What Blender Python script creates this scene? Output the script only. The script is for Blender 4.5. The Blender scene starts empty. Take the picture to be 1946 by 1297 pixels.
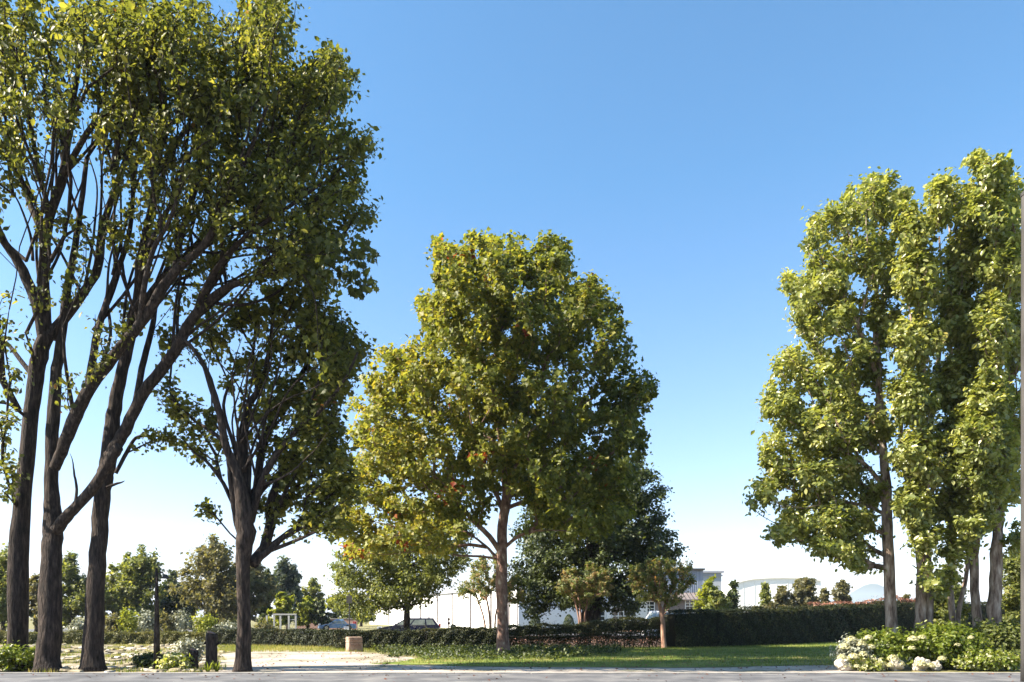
import bpy, math, random
import numpy as np
from mathutils import Vector, Matrix

SC = bpy.context.scene
COL = SC.collection
F = 1415.0; CX = 973.0; HY = 1172.0; CH = 1.6       # focal length, centre column and horizon row of the photograph; eye height

# ------------------------------------------------------------------ camera, sky, sun, exposure
cam = bpy.data.cameras.new('camera'); camo = bpy.data.objects.new('camera', cam); COL.objects.link(camo)
camo.location = (0, 0, CH); camo.rotation_euler = (math.radians(90), 0, 0)
cam.sensor_width = 36; cam.lens = 36 * F / 1946; cam.shift_y = (HY - 648.5) / 1946
cam.clip_start = 0.1; cam.clip_end = 20000
SC.camera = camo
SUN_DIR = Vector((-0.97, -0.22, 0.0)).normalized(); SUN_EL = math.radians(41)
sun_vec = Vector((SUN_DIR.x * math.cos(SUN_EL), SUN_DIR.y * math.cos(SUN_EL), math.sin(SUN_EL)))
w = bpy.data.worlds.new('World'); SC.world = w; w.use_nodes = True
nt = w.node_tree; bg = nt.nodes['Background']; sky = nt.nodes.new('ShaderNodeTexSky')
sky.sky_type = 'NISHITA'; sky.sun_disc = False; sky.sun_elevation = SUN_EL
sky.sun_rotation = math.atan2(SUN_DIR.x, SUN_DIR.y)
sky.air_density = 1.0; sky.dust_density = 0.9; sky.ozone_density = 5.0; sky.altitude = 100
tn = nt.nodes.new('ShaderNodeMix'); tn.data_type = 'RGBA'; tn.blend_type = 'MULTIPLY'; tn.inputs[0].default_value = 1; 
tcw = nt.nodes.new('ShaderNodeTexCoord'); sx = nt.nodes.new('ShaderNodeSeparateXYZ'); rw = nt.nodes.new('ShaderNodeValToRGB')
nt.links.new(tcw.outputs['Generated'], sx.inputs[0]); nt.links.new(sx.outputs['Z'], rw.inputs[0])
for e_, (p_, c_) in zip(rw.color_ramp.elements, [(0.0, (1.40, 1.10, 1.04, 1)), (0.5, (.78, 1.08, 1.07, 1))]): e_.position = p_; e_.color = c_
nt.links.new(rw.outputs[0], tn.inputs[7])
nt.links.new(sky.outputs[0], tn.inputs[6]); nt.links.new(tn.outputs[2], bg.inputs[0]); bg.inputs[1].default_value = 0.072
sl = bpy.data.lights.new('sun', 'SUN'); sl.energy = 5.0; sl.angle = math.radians(0.5); sl.color = (1, 0.90, 0.74)
so = bpy.data.objects.new('sun', sl); COL.objects.link(so); so.rotation_euler = sun_vec.to_track_quat('Z', 'Y').to_euler()
so.location = (-30, -10, 40)
SC.view_settings.view_transform = 'Standard'; SC.view_settings.look = 'None'
SC.view_settings.exposure = 1.95; SC.view_settings.gamma = 1; SC.view_settings.use_curve_mapping = False

RNG = np.random.default_rng(7); random.seed(7)
def P(px, py, D): return np.array([(px - CX) / F * D, D, CH - (py - HY) / F * D])
def G(px, py, z=0.0):
    D = CH * F / max(py - HY, 2.0); return ((px - CX) / F * D, D, z)
def GX(px, D): return (px - CX) / F * D

# ------------------------------------------------------------------ materials
def newmat(name):
    m = bpy.data.materials.new(name); m.use_nodes = True; return m, m.node_tree, m.node_tree.nodes['Principled BSDF']
def ramp(nt, stops, fac):
    r = nt.nodes.new('ShaderNodeValToRGB'); el = r.color_ramp.elements
    while len(el) < len(stops): el.new(0.5)
    for e, (p, c) in zip(el, stops): e.position = p; e.color = (*c, 1)
    nt.links.new(fac, r.inputs[0]); return r.outputs[0]
def noise(nt, scale, detail=4, rough=0.55, stretch=None, coord='Object', off=0):
    tc = nt.nodes.new('ShaderNodeTexCoord'); n = nt.nodes.new('ShaderNodeTexNoise')
    n.inputs['Scale'].default_value = scale; n.inputs['Detail'].default_value = detail; n.inputs['Roughness'].default_value = rough
    mp = nt.nodes.new('ShaderNodeMapping'); mp.inputs['Location'].default_value = (off, off, off)
    if stretch: mp.inputs['Scale'].default_value = stretch
    nt.links.new(tc.outputs[coord], mp.inputs[0]); nt.links.new(mp.outputs[0], n.inputs[0])
    return n.outputs['Fac']
def bump(nt, b, h, strength=0.5, dist=0.02):
    bp = nt.nodes.new('ShaderNodeBump'); bp.inputs['Strength'].default_value = strength; bp.inputs['Distance'].default_value = dist
    nt.links.new(h, bp.inputs['Height']); nt.links.new(bp.outputs[0], b.inputs['Normal'])
def leafmat(name, stops, trans=0.5, rough=0.5, spec=0.35):
    m, nt, b = newmat(name)
    a = nt.nodes.new('ShaderNodeAttribute'); a.attribute_name = 'tint'
    c = ramp(nt, stops, a.outputs['Fac'])
    nt.links.new(c, b.inputs['Base Color']); b.inputs['Roughness'].default_value = rough
    b.inputs['Specular IOR Level'].default_value = spec
    t = nt.nodes.new('ShaderNodeBsdfTranslucent'); g = nt.nodes.new('ShaderNodeMix'); g.data_type = 'RGBA'; g.blend_type = 'MULTIPLY'
    g.inputs[0].default_value = 1; nt.links.new(c, g.inputs[6]); g.inputs[7].default_value = (1.6, 1.5, 0.75, 1)
    nt.links.new(g.outputs[2], t.inputs[0])
    mx = nt.nodes.new('ShaderNodeMixShader'); mx.inputs[0].default_value = trans
    nt.links.new(b.outputs[0], mx.inputs[1]); nt.links.new(t.outputs[0], mx.inputs[2])
    nt.links.new(mx.outputs[0], nt.nodes['Material Output'].inputs['Surface']); return m
def nmat(name, stops, scale=3, rough=0.85, bscale=None, bst=0.4, bd=0.02, stretch=None, detail=5, metal=0, spec=0.3):
    m, nt, b = newmat(name)
    n = noise(nt, scale, detail, 0.6, stretch); nt.links.new(ramp(nt, stops, n), b.inputs['Base Color'])
    b.inputs['Roughness'].default_value = rough; b.inputs['Metallic'].default_value = metal; b.inputs['Specular IOR Level'].default_value = spec
    if bscale: bump(nt, b, noise(nt, bscale, 4, 0.6, stretch, off=3.1), bst, bd)
    return m
def flat(name, c, rough=0.5, metal=0, spec=0.5):
    c2 = tuple(x * 0.82 for x in c); return nmat(name, [(0.35, c2), (0.65, c)], 1.7, rough, metal=metal, spec=spec)

M = {}
M['leaf_dark'] = leafmat('dark_canopy_leaf', [(0, (.038, .048, .013)), (.45, (.085, .100, .022)), (.75, (.18, .185, .038)), (.95, (.28, .26, .06)), (1, (.16, .08, .03))])
M['leaf_syc'] = leafmat('sycamore_leaf', [(0, (.045, .060, .013)), (.45, (.110, .132, .026)), (.78, (.225, .235, .045)), (.93, (.24, .20, .035)), (.965, (.34, .11, .02)), (1, (.24, .05, .02))])
M['leaf_pop'] = leafmat('poplar_leaf', [(0, (.06, .08, .018)), (.4, (.16, .19, .042)), (.75, (.31, .325, .10)), (.97, (.46, .45, .22)), (1, (.45, .40, .22))], rough=.33, spec=.6)
M['leaf_oak'] = leafmat('oak_leaf', [(0, (.05, .066, .017)), (.45, (.115, .137, .033)), (.8, (.21, .225, .06)), (1, (.28, .26, .08))])
M['leaf_deep'] = leafmat('deep_green_leaf', [(0, (.018, .028, .009)), (.5, (.042, .058, .016)), (.85, (.09, .115, .028)), (1, (.15, .17, .04))], trans=.35)
M['leaf_myrtle'] = leafmat('crape_myrtle_leaf', [(0, (.06, .085, .028)), (.5, (.12, .155, .045)), (.7, (.20, .20, .07)), (.9, (.30, .22, .11)), (1, (.30, .16, .09))])
M['leaf_tan'] = leafmat('dry_olive_leaf', [(0, (.055, .060, .025)), (.5, (.12, .115, .05)), (1, (.19, .165, .08))])
M['leaf_blue'] = leafmat('blue_green_needle', [(0, (.03, .045, .035)), (.5, (.06, .08, .06)), (1, (.10, .12, .09))])
M['leaf_yel'] = leafmat('yellow_green_leaf', [(0, (.10, .13, .015)), (.5, (.20, .23, .025)), (1, (.32, .32, .04))])
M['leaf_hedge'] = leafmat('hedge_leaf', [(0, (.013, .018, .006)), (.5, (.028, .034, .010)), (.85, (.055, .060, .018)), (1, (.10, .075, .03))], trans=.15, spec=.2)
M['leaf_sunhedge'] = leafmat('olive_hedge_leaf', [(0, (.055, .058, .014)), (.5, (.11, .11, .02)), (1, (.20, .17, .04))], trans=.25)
M['leaf_shrub'] = leafmat('bright_shrub_leaf', [(0, (.055, .085, .015)), (.5, (.13, .17, .022)), (.9, (.24, .27, .05)), (1, (.5, .5, .35))], rough=.35)
M['leaf_silver'] = leafmat('silver_leaf', [(0, (.13, .14, .10)), (.6, (.26, .27, .20)), (1, (.45, .45, .38))], trans=.15)
M['leaf_litter'] = leafmat('red_brown_leaf_litter', [(0, (.10, .04, .025)), (.5, (.24, .10, .06)), (.85, (.38, .20, .13)), (1, (.5, .34, .25))], trans=.1)
M['grass'] = leafmat('grass_blade', [(0, (.05, .08, .012)), (.5, (.11, .155, .02)), (.85, (.19, .21, .035)), (1, (.33, .29, .10))], trans=.3)
M['bark_dark'] = nmat('dark_furrowed_bark', [(.35, (.010, .007, .006)), (.5, (.032, .023, .019)), (.72, (.085, .062, .05))], 14, .95, 22, 1, .08, (1, 1, .2))
M['bark_syc'] = nmat('mottled_sycamore_bark', [(.34, (.075, .042, .034)), (.5, (.16, .095, .075)), (.60, (.21, .14, .11)), (.68, (.36, .31, .25))], 7, .9, 16, .8, .03, (1, 1, .45))
M['bark_pale'] = nmat('pale_fissured_bark', [(.32, (.035, .025, .02)), (.45, (.17, .12, .09)), (.6, (.36, .29, .23)), (.75, (.55, .48, .41))], 7, .95, 12, 1, .05, (1, 1, .25))
M['bark_red'] = nmat('smooth_tan_bark', [(.35, (.16, .08, .055)), (.6, (.36, .22, .16))], 8, .8, 12, .3, .01, (1, 1, .3))
M['core'] = nmat('hedge_light_block', [(.3, (.008, .009, .004)), (.7, (.028, .026, .014))], 12, 1, 22, 1, .1)  # dark colour of the solid light-blocking core added inside the hedges
M['ground'] = nmat('dry_grass_ground', [(.3, (.085, .085, .03)), (.5, (.15, .14, .055)), (.7, (.24, .20, .10))], .35, .95, 8, .5, .03)
M['road'] = nmat('worn_pavement', [(.3, (.05, .05, .055)), (.5, (.095, .095, .102)), (.6, (.13, .127, .13)), (.75, (.19, .18, .17))], 1.1, .9, 90, .5, .006, detail=9)
M['kerb'] = nmat('kerb_stone', [(.3, (.16, .155, .15)), (.7, (.30, .28, .26))], 5, .9, 40, .5, .01, detail=8)
M['gravel'] = nmat('pale_gravel', [(.34, (.16, .15, .09)), (.48, (.30, .26, .22)), (.6, (.38, .33, .29)), (.75, (.44, .39, .36))], .45, .95, 26, .8, .03, detail=4)
M['lawn'] = nmat('lawn_soil', [(.34, (.05, .08, .014)), (.5, (.12, .16, .022)), (.6, (.21, .215, .05)), (.72, (.27, .22, .11))], .5, .95, 30, .8, .03, detail=8)
M['bed'] = nmat('dry_bed_soil', [(.3, (.09, .08, .045)), (.5, (.20, .165, .105)), (.7, (.33, .28, .21))], 1.8, .95, 14, .8, .04, detail=8)
M['asphalt'] = nmat('car_park_asphalt', [(.3, (.075, .078, .085)), (.7, (.14, .14, .15))], .6, .9, 50, .4, .01)
M['rock'] = nmat('pale_boulder', [(.3, (.22, .19, .15)), (.5, (.42, .38, .32)), (.7, (.60, .56, .49))], 4, .9, 11, .8, .05)
M['rock2'] = nmat('buff_stone', [(.3, (.13, .11, .065)), (.5, (.26, .22, .145)), (.7, (.40, .35, .25))], 3, .95, 14, .8, .04)
M['sandstone'] = nmat('pink_sandstone', [(.3, (.19, .12, .09)), (.5, (.31, .21, .155)), (.7, (.41, .30, .23))], 6, .95, 22, .8, .02)
M['mulch'] = nmat('red_bark_mulch', [(.3, (.025, .018, .013)), (.5, (.06, .036, .027)), (.7, (.12, .075, .058))], 3, .95, 14, .8, .04)
M['cream2'] = flat('aged_cream_paint', (.34, .33, .29), .7)
M['petal'] = leafmat('cream_petal', [(0, (.26, .28, .10)), (.5, (.42, .40, .22)), (1, (.58, .54, .38))], trans=.25)
M['white_wall'] = nmat('white_metal_cladding', [(.3, (.70, .68, .68)), (.7, (.80, .79, .78))], .25, .5, 1.2, .1, .01)
M['seam'] = flat('grey_seam', (.13, .115, .12), .6)
M['trim'] = flat('grey_trim', (.30, .31, .36), .5)
M['white'] = flat('white_paint', (.8, .8, .8), .4)
M['blueclad'] = nmat('grey_blue_cladding', [(.3, (.20, .22, .27)), (.7, (.32, .35, .40))], 1.4, .5, stretch=(6, 6, .1))
M['roofm'] = nmat('brown_metal_roof', [(.3, (.13, .11, .11)), (.7, (.2, .17, .17))], 2, .5)
M['brownwall'] = nmat('taupe_render', [(.3, (.15, .125, .12)), (.7, (.22, .185, .18))], 1.2, .9, 30, .3, .01)
M['brick'] = nmat('red_brick_far', [(.3, (.20, .12, .10)), (.7, (.34, .22, .19))], 4, .9)
M['glass'] = nmat('dark_window_glass', [(.3, (.015, .018, .02)), (.7, (.03, .034, .04))], .8, .06, spec=.8)
M['car_glass'] = nmat('car_side_glass', [(.3, (.06, .075, .07)), (.7, (.17, .19, .17))], 2.5, .12, spec=.7)
M['navy'] = flat('navy_car_paint', (.008, .009, .028), .25); M['blue'] = flat('light_blue_car_paint', (.16, .27, .45), .25)
M['carwhite'] = flat('white_car_paint', (.75, .77, .8), .25)
M['rubber'] = flat('tyre_rubber', (.02, .02, .02), .8); M['chrome'] = flat('brushed_metal', (.6, .6, .6), .25, 1)
M['lamp_glass'] = flat('lamp_glass', (.7, .7, .68), .2); M['tail'] = flat('red_tail_lamp', (.35, .02, .02), .2)
M['darkmetal'] = flat('dark_metal', (.035, .032, .03), .6); M['maroon'] = flat('maroon_paint', (.09, .018, .02), .5)
M['greenpl'] = flat('dark_green_plastic', (.03, .05, .035), .5); M['polegrey'] = nmat('weathered_grey_pole', [(.3, (.03, .028, .027)), (.7, (.07, .065, .062))], 6, .9, 10, .6, .02, (1, 1, .15))
M['hill'] = nmat('distant_wooded_hill', [(.3, (.035, .05, .03)), (.7, (.06, .075, .045))], .002, 1)
M['cream'] = nmat('cream_wall', [(.3, (.62, .61, .58)), (.7, (.74, .73, .70))], .3, .8)
M['palegrey'] = nmat('pale_grey_wall', [(.3, (.26, .28, .33)), (.7, (.34, .37, .41))], .3, .8)

# ------------------------------------------------------------------ object helpers
def tag(o, label=None, cat=None, group=None, kind=None):
    if label: o['label'] = label
    if cat: o['category'] = cat
    if group: o['group'] = group
    if kind: o['kind'] = kind
    return o
def empty(name, loc, label, cat, group=None, rz=0):
    o = bpy.data.objects.new(name, None); COL.objects.link(o); o.location = loc; o.rotation_euler = (0, 0, rz)
    o.empty_display_size = .3
    return tag(o, label, cat, group)
def link(name, me, mat, parent=None, world=False):
    """link a mesh; with world=True the mesh is in world coordinates and is shifted to its parent's origin"""
    o = bpy.data.objects.new(name, me); COL.objects.link(o)
    if mat is not None and not me.materials: me.materials.append(mat)
    if parent is not None:
        o.parent = parent
        if world:
            l = parent.location; q = parent.parent
            while q is not None: l = l + q.location; q = q.parent
            me.transform(Matrix.Translation(-l))
    return o
class MB:
    def __init__(s): s.v = []; s.f = []
    def add(s, vs, fs):
        n = len(s.v); s.v += [tuple(map(float, v)) for v in vs]; s.f += [tuple(i + n for i in f) for f in fs]; return s
    def box(s, c, d, rz=0, taper=0):
        x, y, z = d[0] / 2, d[1] / 2, d[2] / 2; co, si = math.cos(rz), math.sin(rz); vs = []
        for dz in (-z, z):
            k = 1 - taper if dz > 0 else 1
            for dx, dy in ((-x, -y), (x, -y), (x, y), (-x, y)):
                dx *= k; dy *= k; vs.append((c[0] + dx * co - dy * si, c[1] + dx * si + dy * co, c[2] + dz))
        return s.add(vs, [(3, 2, 1, 0), (4, 5, 6, 7), (0, 1, 5, 4), (1, 2, 6, 5), (2, 3, 7, 6), (3, 0, 4, 7)])
    def tube(s, pts, rad, n=8, caps=True, lump=0, seed=0, flare=False, burl=()):
        pts = [np.array(p, float) for p in pts]; vs = []; fs = []
        ref = np.array([0.31, 0.95, 0.05])
        for i, p in enumerate(pts):
            t = pts[min(i + 1, len(pts) - 1)] - pts[max(i - 1, 0)]; t = t / (np.linalg.norm(t) + 1e-9)
            a = np.cross(t, ref); a /= np.linalg.norm(a) + 1e-9; b = np.cross(t, a)
            for k in range(n):
                th = 2 * math.pi * k / n; r = rad[i]
                if flare and i < 5: r *= 1 + (.30 * max(0, math.sin(th * 4 + seed)) + .12 * math.sin(th * 7 + seed)) * math.exp(-i * .9)
                for bi, bt, ba in burl: r *= 1 + ba * math.exp(-((i - bi) / 1.2) ** 2 - ((math.remainder(th - bt, 6.2832)) / .5) ** 2)
                if lump: r *= 1 + lump * (math.sin(th * 3 + i * .31 + seed) * .5 + math.sin(th * 7 + i * .9 + seed * 2) * .35 + math.sin(th * 2 - i * .55 + seed) * .5)
                vs.append(p + a * math.cos(th) * r + b * math.sin(th) * r)
        for i in range(len(pts) - 1):
            for k in range(n):
                k2 = (k + 1) % n; fs.append((i * n + k, i * n + k2, (i + 1) * n + k2, (i + 1) * n + k))
        if caps: fs.append(tuple(range(n - 1, -1, -1))); fs.append(tuple((len(pts) - 1) * n + k for k in range(n)))
        return s.add(vs, fs)
    def build(s, name, mat, parent=None, world=False, smooth=False):
        me = bpy.data.meshes.new(name); me.from_pydata(s.v, [], s.f); me.update()
        if smooth: me.shade_smooth()
        return link(name, me, mat, parent, world)
def catmull(pts, per=4):
    pts = [np.array(p, float) for p in pts]; out = []
    for i in range(len(pts) - 1):
        p0 = pts[max(i - 1, 0)]; p1 = pts[i]; p2 = pts[i + 1]; p3 = pts[min(i + 2, len(pts) - 1)]
        for k in range(per):
            t = k / per
            out.append(.5 * ((2 * p1) + (-p0 + p2) * t + (2 * p0 - 5 * p1 + 4 * p2 - p3) * t * t + (-p0 + 3 * p1 - 3 * p2 + p3) * t ** 3))
    out.append(pts[-1]); return out

SHAPES = {   # leaf outlines folded along the midrib: two quads each
    'lobed': (np.array([(0, -.5, 0), (-.52, -.08, .10), (-.20, .18, .06), (0, .58, -.05), (.20, .18, .06), (.52, -.08, .10)]), [(0, 3, 2, 1), (0, 5, 4, 3)]),
    'oval': (np.array([(0, -.5, 0), (-.30, -.1, .08), (-.24, .22, .05), (0, .52, -.06), (.24, .22, .05), (.30, -.1, .08)]), [(0, 3, 2, 1), (0, 5, 4, 3)]),
    'small': (np.array([(0, -.5, 0), (-.34, 0, .09), (0, .5, 0), (.34, 0, .09)]), [(0, 2, 1), (0, 3, 2)]),
    'blade': (np.array([(-.07, 0, 0), (.07, 0, 0), (.0, .2, 1.0)]), [(0, 1, 2)]),
}
MAPLE = [(0, -.42), (-.16, -.40), (-.36, -.44), (-.34, -.24), (-.56, -.06), (-.36, -.02), (-.42, .24), (-.22, .18), (-.10, .34), (0, .60)]
def rand_rot(N, up=.6, outward=None, ow=.5, rng=RNG):
    n = rng.normal(size=(N, 3)); n /= np.linalg.norm(n, axis=1)[:, None] + 1e-9
    n[:, 2] = np.abs(n[:, 2]) * .6 + n[:, 2] * .4; n[:, 2] += up * .6
    if outward is not None: n = n + outward * ow
    n /= np.linalg.norm(n, axis=1)[:, None] + 1e-9
    t = rng.normal(size=(N, 3)); t[:, 2] -= .7
    t -= n * np.sum(t * n, axis=1)[:, None]; t /= np.linalg.norm(t, axis=1)[:, None] + 1e-9
    b = np.cross(t, n)
    return np.stack([b, t, n], axis=2)            # columns: x=b, y=t, z=n
def leaf_mesh(name, pos, size, tint, shape='lobed', up=.6, outward=None, ow=.5, R=None):
    V, Fc = SHAPES[shape]; N = len(pos); k = len(V)
    if R is None: R = rand_rot(N, up, outward, ow)
    vs = np.einsum('nij,kj->nki', R, V) * np.asarray(size)[:, None, None] + pos[:, None, :]
    nf = len(Fc); ln = len(Fc[0])
    loops = (np.array(Fc)[None] + (np.arange(N) * k)[:, None, None]).reshape(-1)
    me = bpy.data.meshes.new(name); me.vertices.add(N * k); me.vertices.foreach_set('co', vs.reshape(-1).astype(np.float32))
    me.loops.add(len(loops)); me.loops.foreach_set('vertex_index', loops.astype(np.int32))
    me.polygons.add(N * nf); me.polygons.foreach_set('loop_start', np.arange(0, N * nf * ln, ln, dtype=np.int32))
    at = me.attributes.new('tint', 'FLOAT', 'POINT'); at.data.foreach_set('value', np.repeat(np.clip(tint, 0, 1), k).astype(np.float32))
    me.update(calc_edges=True); return me
def leafobj(name, pos, size, tint, mat, parent, shape='lobed', kind='stuff', **kw):
    o = link(name, leaf_mesh(name, pos, size, tint, shape, **kw), mat, parent, True)
    if kind: o['kind'] = kind
    return o
_lm = {}
def single_leaf_mesh(mat, t):
    key = (mat.name, round(t, 1))
    if key not in _lm:
        pts = MAPLE + [(-x, y) for x, y in MAPLE[-2:0:-1]]
        vs = [(x, y, abs(x) * .22 - y * y * .15) for x, y in pts]
        me = bpy.data.meshes.new('leaf'); n = len(vs); c = len(MAPLE) - 1
        fs = [tuple(reversed(range(0, c + 1))), tuple(reversed(list(range(c, n)) + [0]))]
        me.from_pydata(vs, [], fs); at = me.attributes.new('tint', 'FLOAT', 'POINT'); at.data.foreach_set('value', [t] * n)
        me.materials.append(mat); _lm[key] = me
    return _lm[key]
def single_leaves(parent, pos, size, tint, mat, up=.2):
    R = rand_rot(len(pos), up)
    for p, s, t, r in zip(pos, size, tint, R):
        o = bpy.data.objects.new('leaf', single_leaf_mesh(mat, float(np.clip(t, 0, 1)))); COL.objects.link(o); o.parent = parent
        m = Matrix(r.tolist()).to_4x4(); m = Matrix.Translation(Vector(p) - parent.location) @ m @ Matrix.Scale(float(s), 4); o.matrix_local = m

# ------------------------------------------------------------------ trees
def build_tree(name, label, D, base, mains, blobs, nclump, lpc, lsize, leaf, bark, cr=.5, shape='lobed', group=None, alpha=.55,
               base_z=0.0, depth=.85, mid_dd=0.0, tintmu=.45, tintsd=.2, twig=.010, up=.6, singles=0, shell=2.2, cat='tree', grad=None, dmax=7, world_mains=False, lump=.035, rs=.85, dens=None):
    root = empty(name, (GX(base[0], D), D, base_z), label, cat, group)
    nodes = []; par = []; plen = []; trunk = MB(); first = True
    for mi, (pts, dd0, dd1) in enumerate(mains):
        wp = []; rr = []
        for i, (x, y, r) in enumerate(pts):
            f = i / max(len(pts) - 1, 1); d = D + dd0 + (dd1 - dd0) * f
            wp.append(P(x, y, d)); rr.append(r * rs * d / F)
        if first: wp[0][2] = base_z - .1; wp[0][1] = D
        sp = catmull(wp, 5); sr = [float(x) for x in np.interp(np.linspace(0, len(rr) - 1, len(sp)), range(len(rr)), rr)]
        big = max(sr)
        for i in range(2, len(sp) - 1): sp[i] = sp[i] + RNG.normal(size=3) * sr[i] * .05
        if first: sr[0] *= 1.35; sr[1] *= 1.12
        trunk.tube(sp, sr, 24 if big > .15 else (10 if big > .06 else 7), True, lump if big > .05 else .03, mi * 1.7 + base[0], first, [(RNG.uniform(2, len(sp)), RNG.uniform(-3.1, 3.1), RNG.uniform(.12, .35)) for _ in range(6)] if big > .12 else ())
        if first: pi = -1; L = 0.
        else:
            dist = np.linalg.norm(np.array(nodes) - sp[0], axis=1); pi = int(dist.argmin()); L = plen[pi]
        for i, p in enumerate(sp):
            L += float(np.linalg.norm(p - sp[i - 1])) if i else 0
            if i < 2 and first: pass
            nodes.append(p); par.append(pi); plen.append(L); pi = len(nodes) - 1
        first = False
    nmain = len(nodes)
    # crown blobs to clump centres
    bx = np.array([[b[0], b[1], b[2], b[3], b[4] if len(b) > 4 else np.nan, b[5] if len(b) > 5 else 1.0] for b in blobs], float)
    x0, x1 = (bx[:, 0] - bx[:, 2]).min(), (bx[:, 0] + bx[:, 2]).max(); Wd = (x1 - x0) / 2; xm = (x0 + x1) / 2
    rd = np.minimum(depth * Wd * np.sqrt(np.clip(1 - ((bx[:, 0] - xm) / Wd) ** 2, .12, 1)) * D / F, dmax); rd = np.maximum(rd, bx[:, 2] * .7 * D / F)
    vol = bx[:, 2] * bx[:, 3] * rd ** .25 * bx[:, 5]; cnt = np.maximum(1, np.round(nclump * vol / vol.sum())).astype(int)
    C = []; O = []
    for (px, py, rx, ry, dd, wt), r, c in zip(bx, rd, cnt):
        d = D + mid_dd + (0 if np.isnan(dd) else dd)
        if not np.isnan(dd): r = min(r, rx * 1.1 * D / F)
        u = RNG.normal(size=(c, 3)); u /= np.linalg.norm(u, axis=1)[:, None]; q = RNG.random(c) ** (1 / shell)
        o = u * q[:, None]; ce = P(px, py, d)
        C.append(np.array([P(px + q_[0] * rx, py - q_[2] * ry, d + q_[1] * r) for q_ in o])); O.append(u)
    C = np.concatenate(C); O = np.concatenate(O); C[:, 2] = np.maximum(C[:, 2], base_z + .3)
    NA = np.array(nodes); dm = np.array([np.linalg.norm(NA - c, axis=1).min() for c in C]); order = np.argsort(dm)
    cap = nmain + len(C) * 9; buf = np.zeros((cap, 3)); buf[:nmain] = NA; pl = np.zeros(cap); pl[:nmain] = plen; nn = nmain
    paths = []; desc = [0] * nmain; parent = list(par)
    minpl = 0.22 * max(plen)
    for ci in order:
        c = C[ci]; d = np.linalg.norm(buf[:nn] - c, axis=1)
        cost = d + alpha * pl[:nn] + .8 * np.maximum(0, buf[:nn, 2] - c[2] - .2) + 1.2 * np.maximum(0, minpl - pl[:nn])
        j = int(cost.argmin()); dj = d[j]; st = buf[j].copy(); k = int(min(8, max(2, round(dj / .7))))
        jp = parent[j]; dirp = (buf[j] - buf[jp]) if jp >= 0 else np.array([0, 0, 1.]); dirp = dirp / (np.linalg.norm(dirp) + 1e-6)
        c1 = st + dirp * dj * .3 + np.array([0, 0, .04 * dj]); c2 = c - (O[ci] * .25 + np.array([0, 0, .12])) * dj * .5
        path = [j]; prev = j
        for s in range(1, k + 1):
            t = s / k; p = (1 - t) ** 3 * st + 3 * (1 - t) ** 2 * t * c1 + 3 * (1 - t) * t * t * c2 + t ** 3 * c
            if s < k: p = p + RNG.normal(size=3) * .035 * dj / k * 2
            buf[nn] = p; pl[nn] = pl[prev] + np.linalg.norm(p - buf[prev]); parent.append(prev); desc.append(0); path.append(nn); prev = nn; nn += 1
        paths.append((path, ci))
        q = prev
        while q >= 0: desc[q] += 1; q = parent[q]
    for path, ci in paths:
        rr = [twig * max(1, desc[q]) ** .47 for q in path]; rr[0] = min(rr[0], rr[1] * 1.15); rr[-1] *= .5
        trunk.tube([buf[q] for q in path], rr, 7 if rr[1] > .07 else (5 if rr[1] > .03 else 3), False)
    trunk.build('trunk', M[bark], root, True, True)
    # leaves along the last stretch of each twig
    n = len(C); cl = RNG.lognormal(0, .35, n); cnt = np.maximum(3, (lpc * cl / cl.mean())).astype(int)
    if dens is not None: cnt = np.maximum(1, cnt * np.array([dens(*proj(c)) for c in C])).astype(int)
    A = np.zeros((n, 3))
    for path, ci in paths: A[ci] = buf[path[-1]] - buf[path[max(-3, -len(path))]]
    idx = np.repeat(np.arange(n), cnt); N = len(idx)
    al = np.linalg.norm(A, axis=1); A = A / (al[:, None] + 1e-6) * np.minimum(al, cr * 2.2)[:, None]
    t = RNG.random(N) ** .8 * 1.15 - .15
    pos = C[idx] - A[idx] * (1 - t)[:, None] * .9 + RNG.normal(size=(N, 3)) * (cr * RNG.uniform(.22, .46, n))[idx][:, None] * (np.array([1, 1, .85]))
    pos[:, 2] = np.maximum(pos[:, 2], base_z + .05)
    ct = RNG.normal(0, .09, n); tint = tintmu + ct[idx] + RNG.normal(0, tintsd, N) * .8
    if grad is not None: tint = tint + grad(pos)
    tint = np.minimum(tint, .90)
    rare = RNG.random(n) < .02; tint[rare[idx] & (RNG.random(N) < .5)] += .45
    tint = np.clip(tint, 0, 1)
    size = lsize * np.clip(RNG.lognormal(-.05, .32, N), .4, 1.7)
    outw = O[idx]
    if singles:
        scr = (pos[:, 1] - D) + RNG.random(N) * 2.0 - np.abs(outw[:, 0]) * 2.5
        pick = np.argsort(scr)[:singles]; mask = np.ones(N, bool); mask[pick] = False
        single_leaves(root, pos[pick], size[pick] * 1.12, tint[pick], M[leaf])
    else: mask = np.ones(N, bool)
    cro = leafobj('crown', pos[mask], size[mask], tint[mask], M[leaf], root, shape, up=up, outward=outw[mask], ow=.55)
    return root
def proj(p): return (CX + p[0] / p[1] * F, HY - (p[2] - CH) / p[1] * F)

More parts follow.
